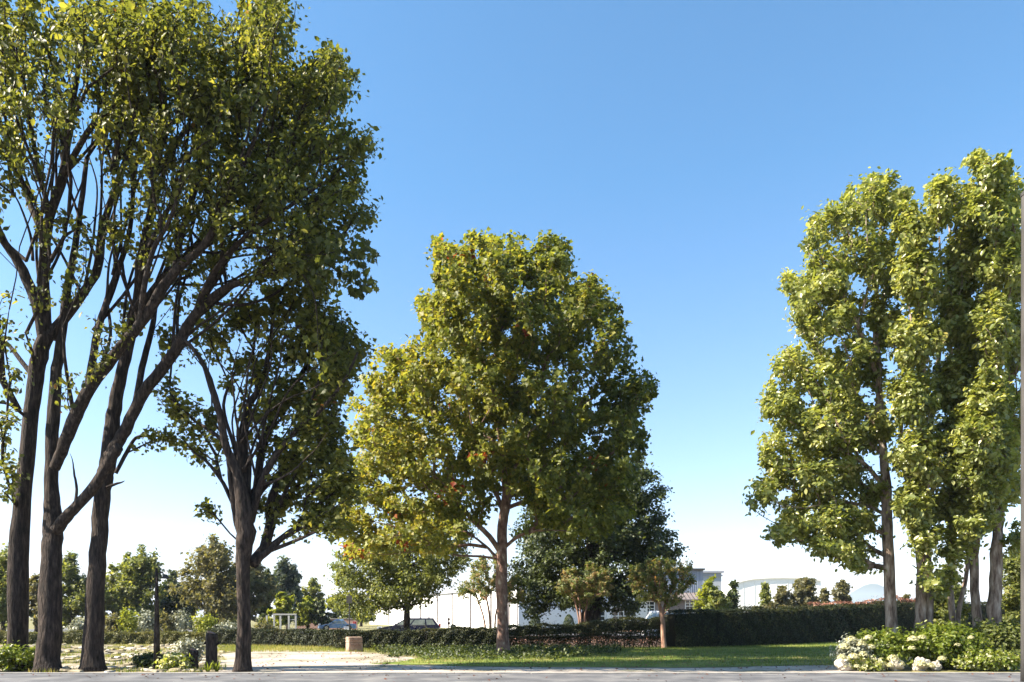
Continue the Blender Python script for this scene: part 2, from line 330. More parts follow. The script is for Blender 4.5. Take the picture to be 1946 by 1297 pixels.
# ------------------------------------------------------------------ ground and setting
def sheet(name, px, z, mat, jit=.25, sub=8, world=False):
    pts = [np.array(G(x, y)[:2]) for x, y in px] if not world else [np.array(p, float) for p in px]
    out = []
    for i, p in enumerate(pts):
        q = pts[(i + 1) % len(pts)]
        for k in range(sub):
            r = p + (q - p) * k / sub
            if jit: r = r + RNG.normal(size=2) * jit * .5
            out.append((r[0], r[1], z))
    me = bpy.data.meshes.new(name); me.from_pydata(out, [], [tuple(range(len(out)))]); me.update()
    if me.polygons[0].normal.z < 0: me.flip_normals()
    return tag(link(name, me, M[mat]), kind='structure')
sheet('ground', [(-9000, -60), (9000, -60), (9000, 9000), (-9000, 9000)], 0, 'ground', 0, 1, True)
sheet('car_park', [(-60, 44), (60, 44.5), (60, 78), (-1, 79), (-14, 62), (-22, 84), (-60, 100)], .004, 'asphalt', .1, 4, True)
sheet('gravel_drive', [(418, 1291), (402, 1246), (480, 1237), (640, 1236), (720, 1243), (785, 1251), (790, 1256), (720, 1262), (900, 1268), (1100, 1269.5), (1350, 1270), (1592, 1264), (1640, 1266), (1640, 1291)], .008, 'gravel', .12)
sheet('lawn', [(700, 1262.5), (760, 1258), (800, 1250), (780, 1238), (1300, 1229), (1500, 1218), (1700, 1210), (1690, 1262), (1592, 1263), (1350, 1269), (1100, 1268.5), (900, 1267)], .012, 'lawn', .15)
bed = sheet('rock_bed', [(-60, 1291), (-60, 1228), (60, 1226), (400, 1227), (470, 1229), (470, 1236), (400, 1245), (417, 1291)], .012, 'bed', .1)
# pavement with a kerb along its far side
mb = MB(); mb.box((0, 11.85, .055), (70, 15.0, .11)); tag(mb.build('pavement', M['road']), kind='structure')
mbk = tag(MB().box((0, 19.9, -.05), (70, .02, .05)).build('kerb', M['kerb']), kind='structure')
x = -20.0; kme = None
while x < 20:
    if kme is None:
        o = MB().box((0, 0, 0), (.985, .20, .16)).build('kerb_stone', M['kerb'], mbk); kme = o.data
        bv = None
    else:
        o = bpy.data.objects.new('kerb_stone', kme); COL.objects.link(o); o.parent = mbk
    o.location = (x, 19.47, .055 + random.uniform(-.004, .004)); x += 1.0
# far hill
mb = MB(); hv = []; n = 60
prof = lambda px: max(0.5, 46 * math.exp(-((px - 1658) / 60) ** 2) + 26 * math.exp(-((px - 1800) / 150) ** 2) + 30 * math.exp(-((px - 1530) / 130) ** 2) + 4 * math.sin(px * .05))
for i in range(n + 1):
    px = 1250 + i * 14; D = 4500; h = prof(px) * D / F
    hv += [(GX(px, D), D, -5), (GX(px, D + 600), D + 600, h), (GX(px, D + 2400), D + 2400, -5)]
hf = []
for i in range(n):
    a = i * 3; b = a + 3; hf += [(a, b, b + 1, a + 1), (a + 1, b + 1, b + 2, a + 2)]
tag(mb.add(hv, hf).build('hills', M['hill'], smooth=True), kind='structure')

# grass
def scatter_px(n, x0, x1, y0, y1, inside=None):
    """points spread evenly over the ground between two depths"""
    D0 = CH * F / (y1 - HY); D1 = CH * F / (y0 - HY); out = []
    while len(out) < n:
        m = n * 2; D = np.sqrt(RNG.uniform(D0 ** 2, D1 ** 2, m)); px = RNG.uniform(x0, x1, m)
        a = np.stack([(px - CX) / F * D, D, np.zeros(m)], 1)
        if inside is not None: a = a[[inside(*q) for q in np.stack([px, HY + CH * F / D], 1)]]
        out += list(a)
    return np.array(out[:n])
def blades(name, pts, h, mat, mu=.5, sd=.25, label=None):
    n = len(pts); az = RNG.uniform(0, 2 * math.pi, n); R = np.zeros((n, 3, 3)); R[:, 0, 0] = np.cos(az); R[:, 0, 1] = -np.sin(az); R[:, 1, 0] = np.sin(az); R[:, 1, 1] = np.cos(az); R[:, 2, 2] = 1
    pts = pts.copy(); pts[:, 2] += .01
    me = leaf_mesh(name, pts, h * RNG.uniform(.5, 1.3, n), mu + .22 * np.sin(pts[:, 0] * .9 + 2 * np.sin(pts[:, 1] * .7)) * np.sin(pts[:, 1] * 1.3) + RNG.normal(0, sd, n), 'blade', R=R)
    return tag(link(name, me, M[mat]), label, 'grass' if label else None, kind='stuff')
def in_lawn(x, y): return y < 1262 + (5 if x > 850 else 0) and (x > 790 or y > 1256) and y > 1262 - max(0, (x - 700)) * .25 and not (x > 1590 and y > 1262)
blades('grass', scatter_px(60000, 700, 1690, 1222, 1268, in_lawn), .09, 'grass', label='short green grass of the lawn strip in front of the hedges')
blades('bed_grass', scatter_px(9000, 40, 430, 1228, 1281, lambda x, y: math.sin(x * .05 + y * .4) + math.sin(y * .9 - x * .02) > .5), .13, 'grass', .8, .2, label='dry grass tufts growing between the flat stones at the left')
blades('dry_grass', scatter_px(14000, 400, 800, 1228, 1240), .12, 'grass', .85, .12, label='yellowing grass tufts in front of the dark low hedge')

# ------------------------------------------------------------------ stones of the bed, boulders
def rock_mesh(name, mat, flatness=.6, seed=0, seg=9, ring=6):
    r = random.Random(seed); ph = [r.uniform(0, 6.28) for _ in range(8)]; v = [(0, 0, -.5 * flatness)]; f = []
    for i in range(1, ring):
        th = math.pi * i / ring
        for k in range(seg):
            a = 2 * math.pi * k / seg
            rr = .5 * (1 + .16 * math.sin(2 * a + ph[0]) + .13 * math.sin(3 * a + ph[1] + i) + .12 * math.sin(2 * th + ph[2] + a) + r.uniform(-.09, .09))
            v.append((rr * math.sin(th) * math.cos(a), rr * math.sin(th) * math.sin(a), -rr * math.cos(th) * flatness))
    v.append((0, 0, .46 * flatness)); top = len(v) - 1
    for k in range(seg): f.append((0, 1 + (k + 1) % seg, 1 + k)); f.append((top, 1 + (ring - 2) * seg + k, 1 + (ring - 2) * seg + (k + 1) % seg))
    for i in range(ring - 2):
        for k in range(seg):
            a = 1 + i * seg + k; b = 1 + i * seg + (k + 1) % seg; f.append((a, b, b + seg, a + seg))
    me = bpy.data.meshes.new(name); me.from_pydata(v, [], f); me.materials.append(mat); me.update(); return me
rms = [rock_mesh('rock', M[m], fl, s, 7, 4) for s, (m, fl) in enumerate([('rock2', .5), ('rock', .45), ('rock2', .6), ('rock2', .4), ('rock', .55)])]
pts = scatter_px(300, 40, 425, 1227, 1281)
for p in pts:
    o = bpy.data.objects.new('rock', random.choice(rms)); COL.objects.link(o); o.parent = bed
    s = random.uniform(.16, .42); o.location = (p[0], p[1], .02 + s * .06); o.scale = (s * random.uniform(1, 1.7), s, s * .8); o.rotation_euler = (random.uniform(-.15, .15), random.uniform(-.15, .15), random.uniform(0, 6.28))
BO = [(1603, 1268, 13, 'lowest leftmost white boulder of the shrub bed beside the path'), (1668, 1272, 14, 'cream boulder at the path edge below the left shrub'),
      (1702, 1268, 15, 'pale boulder standing between the left and middle shrubs'), (1750, 1272, 15, 'broad white boulder at the path edge in front of the middle shrub'),
      (1778, 1276, 11, 'low cream stone at the path edge, rightmost of the pale stones'), (1636, 1274, 12, 'knobbly cream stone second from the left along the path edge')]
for i, (px, py, r, lab) in enumerate(BO):
    D = 21.9 if py > 1240 else 23.2; c = P(px, py, D); rad = r * D / F
    o = bpy.data.objects.new('boulder', rock_mesh('boulder', M['rock'], .85, 40 + i, 16, 11)); COL.objects.link(o)
    z = max(rad * .75, c[2]); o.location = (c[0], D, z * .5); o.scale = (rad * 2.1, rad * 1.9, z * 1.05 + rad * .6); o.rotation_euler = (0, 0, i)
    o.scale.z = rad * 2.0; o.location.z = max(rad * .8, c[2])
    tag(o, lab, 'boulder', 'pale boulders edging the right shrub bed')

# ------------------------------------------------------------------ shrubs and hedges
def shrub(name, label, px, py, rx, ry, D, mat, n, ls, shape='oval', cat='shrub', group=None, rd=None, mu=.5, stems=7, core=True, ground=True, spread=.22):
    """leafy shrub; px,py,rx,ry = centre and half size in the photograph; reaches the ground"""
    c = P(px, py, D); R = np.array([rx * D / F, rd if rd else rx * D / F * .8, ry * D / F])
    root = empty(name, (c[0], D, 0), label, cat, group)
    if ground: zt = c[2] + R[2]; zb = 0.; c[2] = (zt + zb) / 2; R[2] = (zt - zb) / 2
    u = RNG.normal(size=(n, 3)); u /= np.linalg.norm(u, axis=1)[:, None]
    ns = max(40, int(n / 26)); ax = RNG.normal(size=(ns, 3)); ax[:, 2] = ax[:, 2] * .8 + .35; ax /= np.linalg.norm(ax, axis=1)[:, None]
    ln = RNG.uniform(1 - spread * 1.3, 1 + spread * .55, ns) * RNG.uniform(.85, 1.05, ns); j = RNG.integers(0, ns, n)
    t = 1 - RNG.exponential(.16, n); t = np.clip(t, .25, 1.02)
    sg = ls * 1.15 * (1.1 - t * .4)
    pos = c + ax[j] * R * (ln[j] * t)[:, None] + RNG.normal(size=(n, 3)) * sg[:, None]
    u = ax[j] + RNG.normal(size=(n, 3)) * .5
    pos[:, 2] = np.maximum(pos[:, 2], RNG.uniform(.02, .12, n)); mus = RNG.normal(0, .12, ns)
    leafobj('foliage', pos, ls * RNG.uniform(.6, 1.3, n), mu + mus[j] + RNG.normal(0, .16, n), M[mat], root, shape, outward=u, ow=.8)
    for k in range(stems):
        mb = MB(); a = RNG.uniform(0, 6.28); e = c + np.array([math.cos(a) * R[0] * .6, math.sin(a) * R[1] * .6, R[2] * .5])
        mb.tube([(c[0] + math.cos(a) * .06, D + math.sin(a) * .06, 0), (np.array([c[0], D, 0]) * .4 + e * .6), e], [.018, .012, .005], 4).build('stem', M['bark_dark'], root, True)
    return root
def hedge(name, label, path, mat, n, ls, width=1.0, leggy=0., group='clipped hedges', core=True, wav=.07, mu=.45, shape='small', cat='hedge'):
    """path: list of (x, y, height). leaves cover the faces; leggy: share of the height that is bare stems"""
    P_ = np.array(path, float); seg = np.linalg.norm(np.diff(P_[:, :2], axis=0), axis=1); L = np.concatenate([[0], np.cumsum(seg)])
    root = empty(name, (P_[0][0], P_[0][1], 0), label, cat, group)
    s = RNG.uniform(0, L[-1], n); X = np.interp(s, L, P_[:, 0]); Y = np.interp(s, L, P_[:, 1]); H = np.interp(s, L, P_[:, 2])
    k = np.clip(np.searchsorted(L, s) - 1, 0, len(seg) - 1); T = np.diff(P_[:, :2], axis=0)[k] / seg[k][:, None]; Nn = np.stack([T[:, 1], -T[:, 0]], 1)   # front normal
    Hw = H * (1 + wav * .5 * np.sin(s * 1.3) + wav * .4 * np.sin(s * 3.1 + 1) + wav * .25 * np.sin(s * 7.3))
    zb = Hw * leggy
    f = RNG.random(n); hside = (Hw - zb); tot = 2 * hside + width; top = f < width / tot * 1.25; back = (~top) & (RNG.random(n) < .28)
    off = np.where(top, RNG.uniform(-.5, .5, n) * width, np.where(back, -.5 * width, .5 * width))
    z = np.where(top, Hw, zb + RNG.random(n) * hside)
    inn = RNG.exponential(.05, n); lump = .05 * np.sin(s * 4.7 + z * 5) + .04 * np.sin(s * 9.1 - z * 7) + .03 * np.sin(s * 2.1 + z * 3)
    rnd = np.clip((z / Hw - .86) / .14, 0, 1) ** 2 * .12
    off = np.where(top, off, off + np.where(back, 1, -1) * (inn + rnd) + np.where(back, -lump, lump)); z = np.where(top, z - inn * .7 + lump * .6, z)
    pos = np.stack([X + Nn[:, 0] * off, Y + Nn[:, 1] * off, z], 1)
    pos[:, 2] = np.maximum(pos[:, 2] + RNG.normal(0, .012, n), .02)
    out = np.stack([np.where(top, 0, Nn[:, 0] * np.sign(off)), np.where(top, 0, Nn[:, 1] * np.sign(off)), np.where(top, 1, 0)], 1)
    sh = top & (RNG.random(n) < .10); pos[sh, 2] += RNG.exponential(.07, n)[sh]
    tint = mu + .12 * np.sin(s * 2.3 + z * 4) + .16 * np.sin(s * .9 + 1) * np.sin(z * 3 + s * .37) + RNG.normal(0, .2, n)
    if leggy > 0:      # sparse leaves among the bare stems
        m = int(n / 1.6); s2 = RNG.uniform(0, L[-1], m); X2 = np.interp(s2, L, P_[:, 0]); Y2 = np.interp(s2, L, P_[:, 1]); H2 = np.interp(s2, L, P_[:, 2])
        p2 = np.stack([X2 + RNG.normal(0, .12, m), Y2 + RNG.uniform(-.4, .4, m) * width, RNG.random(m) ** .7 * H2 * leggy + .03], 1)
        keep = np.sin(s2 * 5.1) + RNG.random(m) * 1.8 > .1; p2 = p2[keep]
        pos = np.concatenate([pos, p2]); tint = np.concatenate([tint, RNG.normal(mu, .2, len(p2))]); out = np.concatenate([out, RNG.normal(size=(len(p2), 3)) * .5])
    leafobj('foliage', pos, ls * RNG.uniform(.6, 1.3, len(pos)), tint, M[mat], root, shape, outward=out, ow=1.1, up=.3)
    mb = MB(); st = np.arange(.2, L[-1], .28)
    for s_ in st:
        x_, y_, h_ = [float(np.interp(s_ + random.uniform(-.1, .1), L, P_[:, q])) for q in range(3)]; b = np.array([x_, y_ + random.uniform(-.25, .25) * width, 0])
        for q in range(3):
            e = b + np.array([random.uniform(-.25, .25), random.uniform(-.35, .35) * width, h_ * .86])
            mb.tube([b, b + (e - b) * .45 + np.array([random.uniform(-.05, .05), 0, 0]), e], [.018, .012, .006], 4)
    mb.build('stems', M['bark_dark'], root, True)['kind'] = 'stuff'
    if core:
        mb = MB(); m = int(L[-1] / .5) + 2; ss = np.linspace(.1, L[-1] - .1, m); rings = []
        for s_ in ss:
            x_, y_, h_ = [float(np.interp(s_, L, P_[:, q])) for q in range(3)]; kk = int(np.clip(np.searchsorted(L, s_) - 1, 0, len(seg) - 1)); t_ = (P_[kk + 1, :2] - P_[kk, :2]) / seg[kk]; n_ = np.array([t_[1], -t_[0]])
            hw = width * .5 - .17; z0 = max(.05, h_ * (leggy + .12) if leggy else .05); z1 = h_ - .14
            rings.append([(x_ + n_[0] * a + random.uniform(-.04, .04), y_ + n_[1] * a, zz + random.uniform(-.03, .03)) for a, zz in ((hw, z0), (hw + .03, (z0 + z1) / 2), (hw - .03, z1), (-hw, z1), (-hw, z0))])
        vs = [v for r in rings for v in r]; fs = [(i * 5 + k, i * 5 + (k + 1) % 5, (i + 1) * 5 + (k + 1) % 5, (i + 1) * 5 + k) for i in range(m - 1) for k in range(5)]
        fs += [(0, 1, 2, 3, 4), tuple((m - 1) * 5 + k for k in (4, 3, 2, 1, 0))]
        mb.add(vs, fs).build('light_block_core', M['core'], root, True)  # solid core added to block light, standing in for dense twigs
    return root
def hp(px, D, ytop): return (GX(px, D), D, CH - (ytop - HY) / F * D)
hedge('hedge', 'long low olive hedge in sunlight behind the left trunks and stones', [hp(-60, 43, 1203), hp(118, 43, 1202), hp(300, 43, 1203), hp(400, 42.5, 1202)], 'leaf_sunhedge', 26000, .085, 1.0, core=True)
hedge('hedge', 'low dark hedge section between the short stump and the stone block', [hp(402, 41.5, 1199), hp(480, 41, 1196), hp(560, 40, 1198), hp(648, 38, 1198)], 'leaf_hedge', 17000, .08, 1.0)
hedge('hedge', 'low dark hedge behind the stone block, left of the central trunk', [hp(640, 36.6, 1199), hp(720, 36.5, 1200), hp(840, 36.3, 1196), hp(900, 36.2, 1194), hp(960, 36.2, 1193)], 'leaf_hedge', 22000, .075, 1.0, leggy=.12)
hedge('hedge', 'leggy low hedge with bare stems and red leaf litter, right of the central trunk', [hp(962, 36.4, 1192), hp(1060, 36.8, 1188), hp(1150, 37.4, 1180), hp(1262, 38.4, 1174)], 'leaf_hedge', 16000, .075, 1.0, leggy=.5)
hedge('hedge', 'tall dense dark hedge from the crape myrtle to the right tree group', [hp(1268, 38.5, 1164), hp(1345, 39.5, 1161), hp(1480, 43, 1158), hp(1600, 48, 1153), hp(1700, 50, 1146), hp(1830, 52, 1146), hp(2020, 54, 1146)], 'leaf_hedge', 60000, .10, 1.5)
hedge('hedge', 'reddish brown hedge top showing above the far end of the tall dark hedge', [hp(1540, 56, 1150), hp(1620, 56, 1144), hp(1700, 56, 1138), hp(1760, 56, 1139)], 'leaf_litter', 9000, .12, 1.2)
# leaf litter behind the leggy hedge, weeds at its foot
lp = scatter_px(4500, 965, 1275, 1211, 1228); lp[:, 2] = .03 + np.clip((lp[:, 1] - 38.5) * .06, 0, .5) + RNG.random(len(lp)) * .05
mb = MB(); bx_ = []
for i in range(20):
    x_ = GX(940, 40) + i * .62
    for d_, z_ in ((38.6, .005), (42, .22), (45, .40), (47, .42), (48.5, .005)): bx_.append((x_, d_, z_ + (random.uniform(-.03, .03) if z_ > .1 else 0)))
mb.add(bx_, [(i * 5 + k, (i + 1) * 5 + k, (i + 1) * 5 + k + 1, i * 5 + k + 1) for i in range(19) for k in range(4)]); tag(mb.build('mulch_bank', M['mulch']), kind='structure')
leafobj('leaf_litter', lp, np.full(len(lp), .10) * RNG.uniform(.6, 1.2, len(lp)), RNG.normal(.55, .25, len(lp)), M['leaf_litter'], None, 'small', up=1.0)
tag(bpy.data.objects['leaf_litter'], 'red brown fallen leaves on the bank seen through the leggy hedge', 'leaves', kind='stuff')
wp = scatter_px(9000, 700, 1180, 1234, 1256, lambda x, y: y < 1257 - max(0, x - 1040) * .09 and y < 1238 + (x - 700) * .2 + 5 * math.sin(x * .07)); wp[:, 2] = np.abs(RNG.normal(0, .09, len(wp))) + .02 + .12 * (np.sin(wp[:, 0] * 2.1) * np.sin(wp[:, 1] * 1.7) > .2)
leafobj('ground_cover', wp, .11 * RNG.uniform(.6, 1.3, len(wp)), RNG.normal(.5, .25, len(wp)), M['leaf_deep'], None, 'oval', up=.8)
tag(bpy.data.objects['ground_cover'], 'low weedy ground cover around the foot of the central trunk', 'ground cover', kind='stuff')
wp = scatter_px(1100, 480, 1600, 1238, 1277); leafobj('fallen_leaves', wp + np.array([0, 0, .02]), .08 * RNG.uniform(.6, 1.3, len(wp)), RNG.normal(.25, .2, len(wp)), M['leaf_litter'], None, 'lobed', up=2.5)
tag(bpy.data.objects['fallen_leaves'], 'scattered brown fallen leaves on the lawn and gravel path', 'leaves', kind='stuff')

wp = np.stack([RNG.uniform(-14, 14, 150), 19.3 - RNG.exponential(.8, 150), np.full(150, .125)], 1); leafobj('pavement_leaves', wp, .07 * RNG.uniform(.6, 1.3, len(wp)), RNG.normal(.0, .1, len(wp)), M['leaf_litter'], None, 'lobed', up=3)
tag(bpy.data.objects['pavement_leaves'], 'dry brown leaves blown along the near pavement', 'leaves', kind='stuff')
# bed planting on the right
shrub('shrub', 'bright green shrub behind the pale boulders, leftmost in the right bed', 1680, 1235, 62, 36, 22.6, 'leaf_shrub', 4200, .11, rd=.7, group='leafy shrubs of the right bed')
shrub('shrub', 'broad bright green shrub in the middle of the right bed', 1795, 1235, 75, 46, 22.7, 'leaf_shrub', 6500, .115, rd=.9, group='leafy shrubs of the right bed')
shrub('shrub', 'tall dark green shrub at the right edge below the rightmost trunks', 1895, 1232, 70, 48, 23.2, 'leaf_oak', 6500, .12, rd=.9, mu=.35, group='leafy shrubs of the right bed')
shrub('shrub', 'low yellow green shrub in front of the tall dark one, right corner', 1880, 1262, 66, 20, 21.9, 'leaf_shrub', 3200, .11, rd=.35, mu=.75, group='leafy shrubs of the right bed')
shrub('shrub', 'low leafy plant between the white boulders at the tip of the bed', 1650, 1268, 40, 12, 21.8, 'leaf_shrub', 900, .09, rd=.25, mu=.9, group='leafy shrubs of the right bed')
shrub('shrub', 'cream leaved plant growing between the boulders at the left tip of the bed', 1622, 1243, 34, 30, 22.3, 'leaf_silver', 2600, .09, rd=.5, mu=.6, group='leafy shrubs of the right bed', spread=.4)
FH = [(1606, 1230, 15, 0), (1618, 1216, 14, 0), (1636, 1224, 14, 0), (1650, 1212, 11, 0), (1600, 1250, 12, 0), (1622, 1248, 14, 0), (1640, 1244, 13, 0), (1655, 1230, 11, 0), (1612, 1266, 11, 0), (1640, 1262, 13, 0), (1658, 1256, 11, 0), (1628, 1274, 10, 0),
      (1697, 1252, 15, 1), (1735, 1215, 14, 2), (1752, 1212, 11, 2), (1733, 1232, 10, 2), (1790, 1252, 10, 2), (1750, 1262, 14, 2), (1768, 1268, 11, 2), (1690, 1266, 11, 1), (1712, 1262, 10, 1), (1820, 1226, 8, 2), (1845, 1212, 8, 2)]
beds = [[o for o in bpy.data.objects if o.get('label', '').startswith(k)][0] for k in ('cream leaved plant', 'bright green shrub behind the pale', 'broad bright green')]
fhm = []
for q in range(3):
    n = 150; u = RNG.normal(size=(n, 3)); u /= np.linalg.norm(u, axis=1)[:, None]; u[:, 2] = np.abs(u[:, 2]) * 1.1 - .35
    me = leaf_mesh('flower_head', u * RNG.uniform(.8, 1.05, n)[:, None], np.full(n, .42), RNG.normal(.6, .25, n), 'small', outward=u, ow=2.5); me.materials.append(M['petal']); fhm.append(me)
for i, (px, py, r, k) in enumerate(FH):
    D = 21.75 + .25 * (py < 1240) + RNG.uniform(-.1, .1); o = bpy.data.objects.new('flower_head', fhm[i % 3]); COL.objects.link(o); o.parent = beds[k]; c = P(px, py, D); c[2] = max(c[2], r * D / F)
    o.location = Vector(c) - beds[k].location; sc_ = r * D / F * .74; o.scale = (sc_, sc_, sc_ * .85); o.rotation_euler = (0, 0, i)
# left planting
shrub('shrub', 'bright green shrub at the foot of the leftmost trunk', 25, 1256, 62, 28, 21.6, 'leaf_shrub', 3800, .09, rd=.6, mu=.55)
shrub('shrub', 'dark low mound of foliage beside the lamp post', 292, 1268, 38, 24, 23.0, 'leaf_deep', 3000, .08, rd=.5, mu=.4)
shrub('shrub', 'grey leaved shrub with pale flower heads between lamp post and stump', 360, 1238, 26, 22, 25.5, 'leaf_silver', 1500, .10, rd=.4)
shrub('shrub', 'glossy yellow green plant at the pavement edge right of the lamp post', 332, 1262, 26, 14, 22.0, 'leaf_shrub', 900, .12, rd=.35, mu=.8)
def stump(px, ytop, r, D, lab):
    root = empty('tree_stump', (GX(px, D), D, 0), lab, 'tree stump', 'dark stumps among the left stones'); h = CH - (ytop - HY) / F * D; x_ = GX(px, D)
    pts = [(x_ + .01 * math.sin(i), D, h * i / 7 - (.03 if i == 0 else 0)) for i in range(8)]; rr = [r * (1.25 if i == 0 else 1 + .06 * math.sin(i * 2.3)) for i in range(8)]
    MB().tube(pts, rr, 14, True, .12, px).build('bark', M['bark_dark'], root, True, True)
    MB().tube([(x_, D, h + .001), (x_ + .01, D, h + .03)], [r * .8, r * .74], 12).build('cut_face', M['bark_red'], root, True)
    mb = MB()
    for k in range(3):
        a = k * 2.1 + px; mb.tube([(x_, D, h * .6), (x_ + math.cos(a) * r * 1.6, D + math.sin(a) * r, h * .75)], [.05, .03], 6)
    mb.build('branch_stub', M['bark_dark'], root, True)
stump(402, 1204, .17, 22.6, 'taller thick dark stump beside the drive, left of the single trunk')
stump(368, 1236, .13, 22.4, 'shorter dark stump between the grey shrub and the taller stump')
def iris(px, D, lab):
    root = empty('strap_leaf_plant', (GX(px, D), D, 0), lab, 'plant'); mb = MB(); x_ = GX(px, D)
    for k in range(26):
        a = random.uniform(0, 6.28); r_ = random.uniform(.08, .22); h = random.uniform(.18, .36); q = np.array([math.cos(a), math.sin(a)]); t_ = np.array([-q[1], q[0]]) * .014
        p0 = np.array([x_, D]) + q * .03; p1 = p0 + q * r_ * .5; p2 = p0 + q * r_
        mb.add([(*(p0 - t_), 0), (*(p0 + t_), 0), (*(p1 + t_), h * .75), (*(p1 - t_), h * .75), (*p2, h)], [(0, 1, 2, 3), (3, 2, 4)])
    o = mb.build('foliage', M['leaf_shrub'], root, True); at = o.data.attributes.new('tint', 'FLOAT', 'POINT'); at.data.foreach_set('value', [.6] * len(o.data.vertices)); o['kind'] = 'stuff'
iris(412, 21.5, 'small strap leaved green plant at the foot of the taller stump')
iris(395, 21.4, 'small strap leaved green plant left of the taller stump, at the pavement')
# pale flowering shrubs behind the olive hedge
for i, (px, py, rx, ry, mt, lab) in enumerate([(215, 1190, 22, 20, 'leaf_tan', 'olive shrub behind the hedge, just right of the third trunk'), (246, 1184, 20, 24, 'leaf_yel', 'yellowish shrub behind the hedge, left of the lamp post'),
        (282, 1186, 16, 26, 'leaf_silver', 'grey green shrub behind the hedge at the lamp post'), (318, 1186, 17, 22, 'leaf_tan', 'tan green shrub behind the hedge right of the lamp post'),
        (346, 1186, 17, 24, 'leaf_silver', 'taller grey green shrub behind the hedge, third from the lamp post'), (388, 1186, 24, 20, 'leaf_yel', 'feathery pale yellow shrub behind the hedge end'),
        (432, 1196, 26, 13, 'leaf_silver', 'low silver shrub behind the dark hedge, left of the single trunk'), (150, 1190, 20, 16, 'leaf_silver', 'silver shrub behind the hedge, between second and third trunk'),
        (505, 1194, 22, 9, 'leaf_tan', 'low olive shrub behind the dark hedge, right of the single trunk')]):
    shrub('shrub', lab, px, py, rx, ry, 50, mt, 1500, .17, 'small', rd=.6, group='shrubs behind the olive hedge', spread=.5)

# ------------------------------------------------------------------ far buildings
def quad_wall(name, a, b, z0, z1, th, mat, parent=None):
    """upright slab from ground point a to b"""
    a = np.array(a, float); b = np.array(b, float); d = b - a; L = np.linalg.norm(d); c = (a + b) / 2
    return MB().box((c[0], c[1], (z0 + z1) / 2), (L, th, z1 - z0), math.atan2(d[1], d[0])).build(name, M[mat], parent, True)
P1 = np.array([.7, 80.]); dl = np.array([-29.9, 75.]) / np.linalg.norm([29.9, 75.]); dr = np.array([dl[1], -dl[0]])
Lw = 83.; Rw = 21.5
wh = empty('warehouse', (P1[0], P1[1], 0), 'long white metal warehouse behind the dark car, bright side and shaded front', 'building')
nl = np.array([dl[1] * -1, dl[0]]); nr = np.array([-dr[1], dr[0]]) * -1     # outward normals: left wall, front wall
c0 = P1; c1 = P1 + dl * Lw; c2 = c1 + dr * Rw; c3 = P1 + dr * Rw
MB().add([(*c0, 0), (*c1, 0), (*c2, 0), (*c3, 0), (*c0, 5), (*c1, 5), (*c2, 5), (*c3, 5), (*((c0 + c3) / 2), 5.9), (*((c1 + c2) / 2), 5.9)],
         [(0, 4, 5, 1), (1, 5, 9, 6, 2), (2, 6, 7, 3), (3, 7, 8, 4, 0)]).build('wall', M['white_wall'], wh, True)
MB().add([(*(c0 + nl * .3 - dl * .2), 4.98), (*(c1 + nl * .3), 4.98), (*((c1 + c2) / 2), 6.0), (*((c0 + c3) / 2 - dl * .2), 6.0), (*(c2 - nl * .3), 4.98), (*(c3 - nl * .3 - dl * .2), 4.98)], [(0, 3, 2, 1), (3, 5, 4, 2)]).build('roof', M['trim'], wh, True)
def on_left(px):   # distance along the left wall seen at column px
    k = (px - CX) / F; return (P1[0] - k * P1[1]) / (k * dl[1] - dl[0])
def on_right(px):
    k = (px - CX) / F; return (P1[0] - k * P1[1]) / (k * dr[1] - dr[0])
mbt = MB()
for px in (712, 723, 739, 757, 776, 800, 816, 832, 860, 895, 934, 968):
    p = P1 + dl * on_left(px) + nl * .07; MB().box((p[0], p[1], 2.45), (.24, .16, 4.8), math.atan2(dl[1], dl[0])).build('downpipe', M['seam'], wh, True)
q = P1 + dl * Lw / 2 + nl * .18; MB().box((q[0], q[1], 4.9), (Lw, .18, .2), math.atan2(dl[1], dl[0])).build('gutter', M['trim'], wh, True)
q = P1 + dr * Rw / 2 + nr * .03; MB().box((q[0], q[1], 2.95), (Rw, .06, .12), math.atan2(dr[1], dr[0])).build('trim_band', M['trim'], wh, True)
MB().tube([(P1[0] - .1, P1[1] - .15, 0), (P1[0] - .1, P1[1] - .15, 4.9)], [.07, .07], 8).build('downpipe', M['seam'], wh, True)
def garage(pxa, pxb, lab):
    a = on_right(pxa); b = on_right(pxb); rz = math.atan2(dr[1], dr[0]); Wd_ = b - a; c = P1 + dr * (a + b) / 2
    fr = MB(); cc = c + nr * .05
    for s_ in (-1, 1):
        e = cc + dr * s_ * Wd_ / 2; fr.box((e[0], e[1], 1.35), (.16, .1, 2.7), rz)
    fr.box((cc[0], cc[1], 2.74), (Wd_ + .16, .1, .1), rz)
    d = fr.build('garage_door', M['white'], wh, True); d['label'] = lab
    nc = 4; nr_ = 5
    for i in range(nc):
        for j in range(nr_):
            e = c + nr * .02 + dr * ((i + .5) / nc - .5) * (Wd_ - .16); MB().box((e[0], e[1], .1 + (j + .5) * 2.58 / nr_), ((Wd_ - .16) / nc - .09, .03, 2.58 / nr_ - .09), rz).build('pane', M['glass'], d, True)
    for i in range(nc - 1):
        e = c + nr * .06 + dr * ((i + 1) / nc - .5) * (Wd_ - .16); MB().box((e[0], e[1], 1.38), (.085, .05, 2.6), rz).build('frame', M['white'], d, True)
    for j in range(nr_ - 1):
        e = c + nr * .09; MB().box((e[0], e[1], .1 + (j + 1) * 2.58 / nr_), (Wd_ - .17, .05, .085), rz).build('rail', M['white'], d, True)
garage(1104, 1150, 'glazed white framed garage door partly behind the dark trunk'); garage(1163, 1206, 'glazed white framed garage door right of the white pillar')
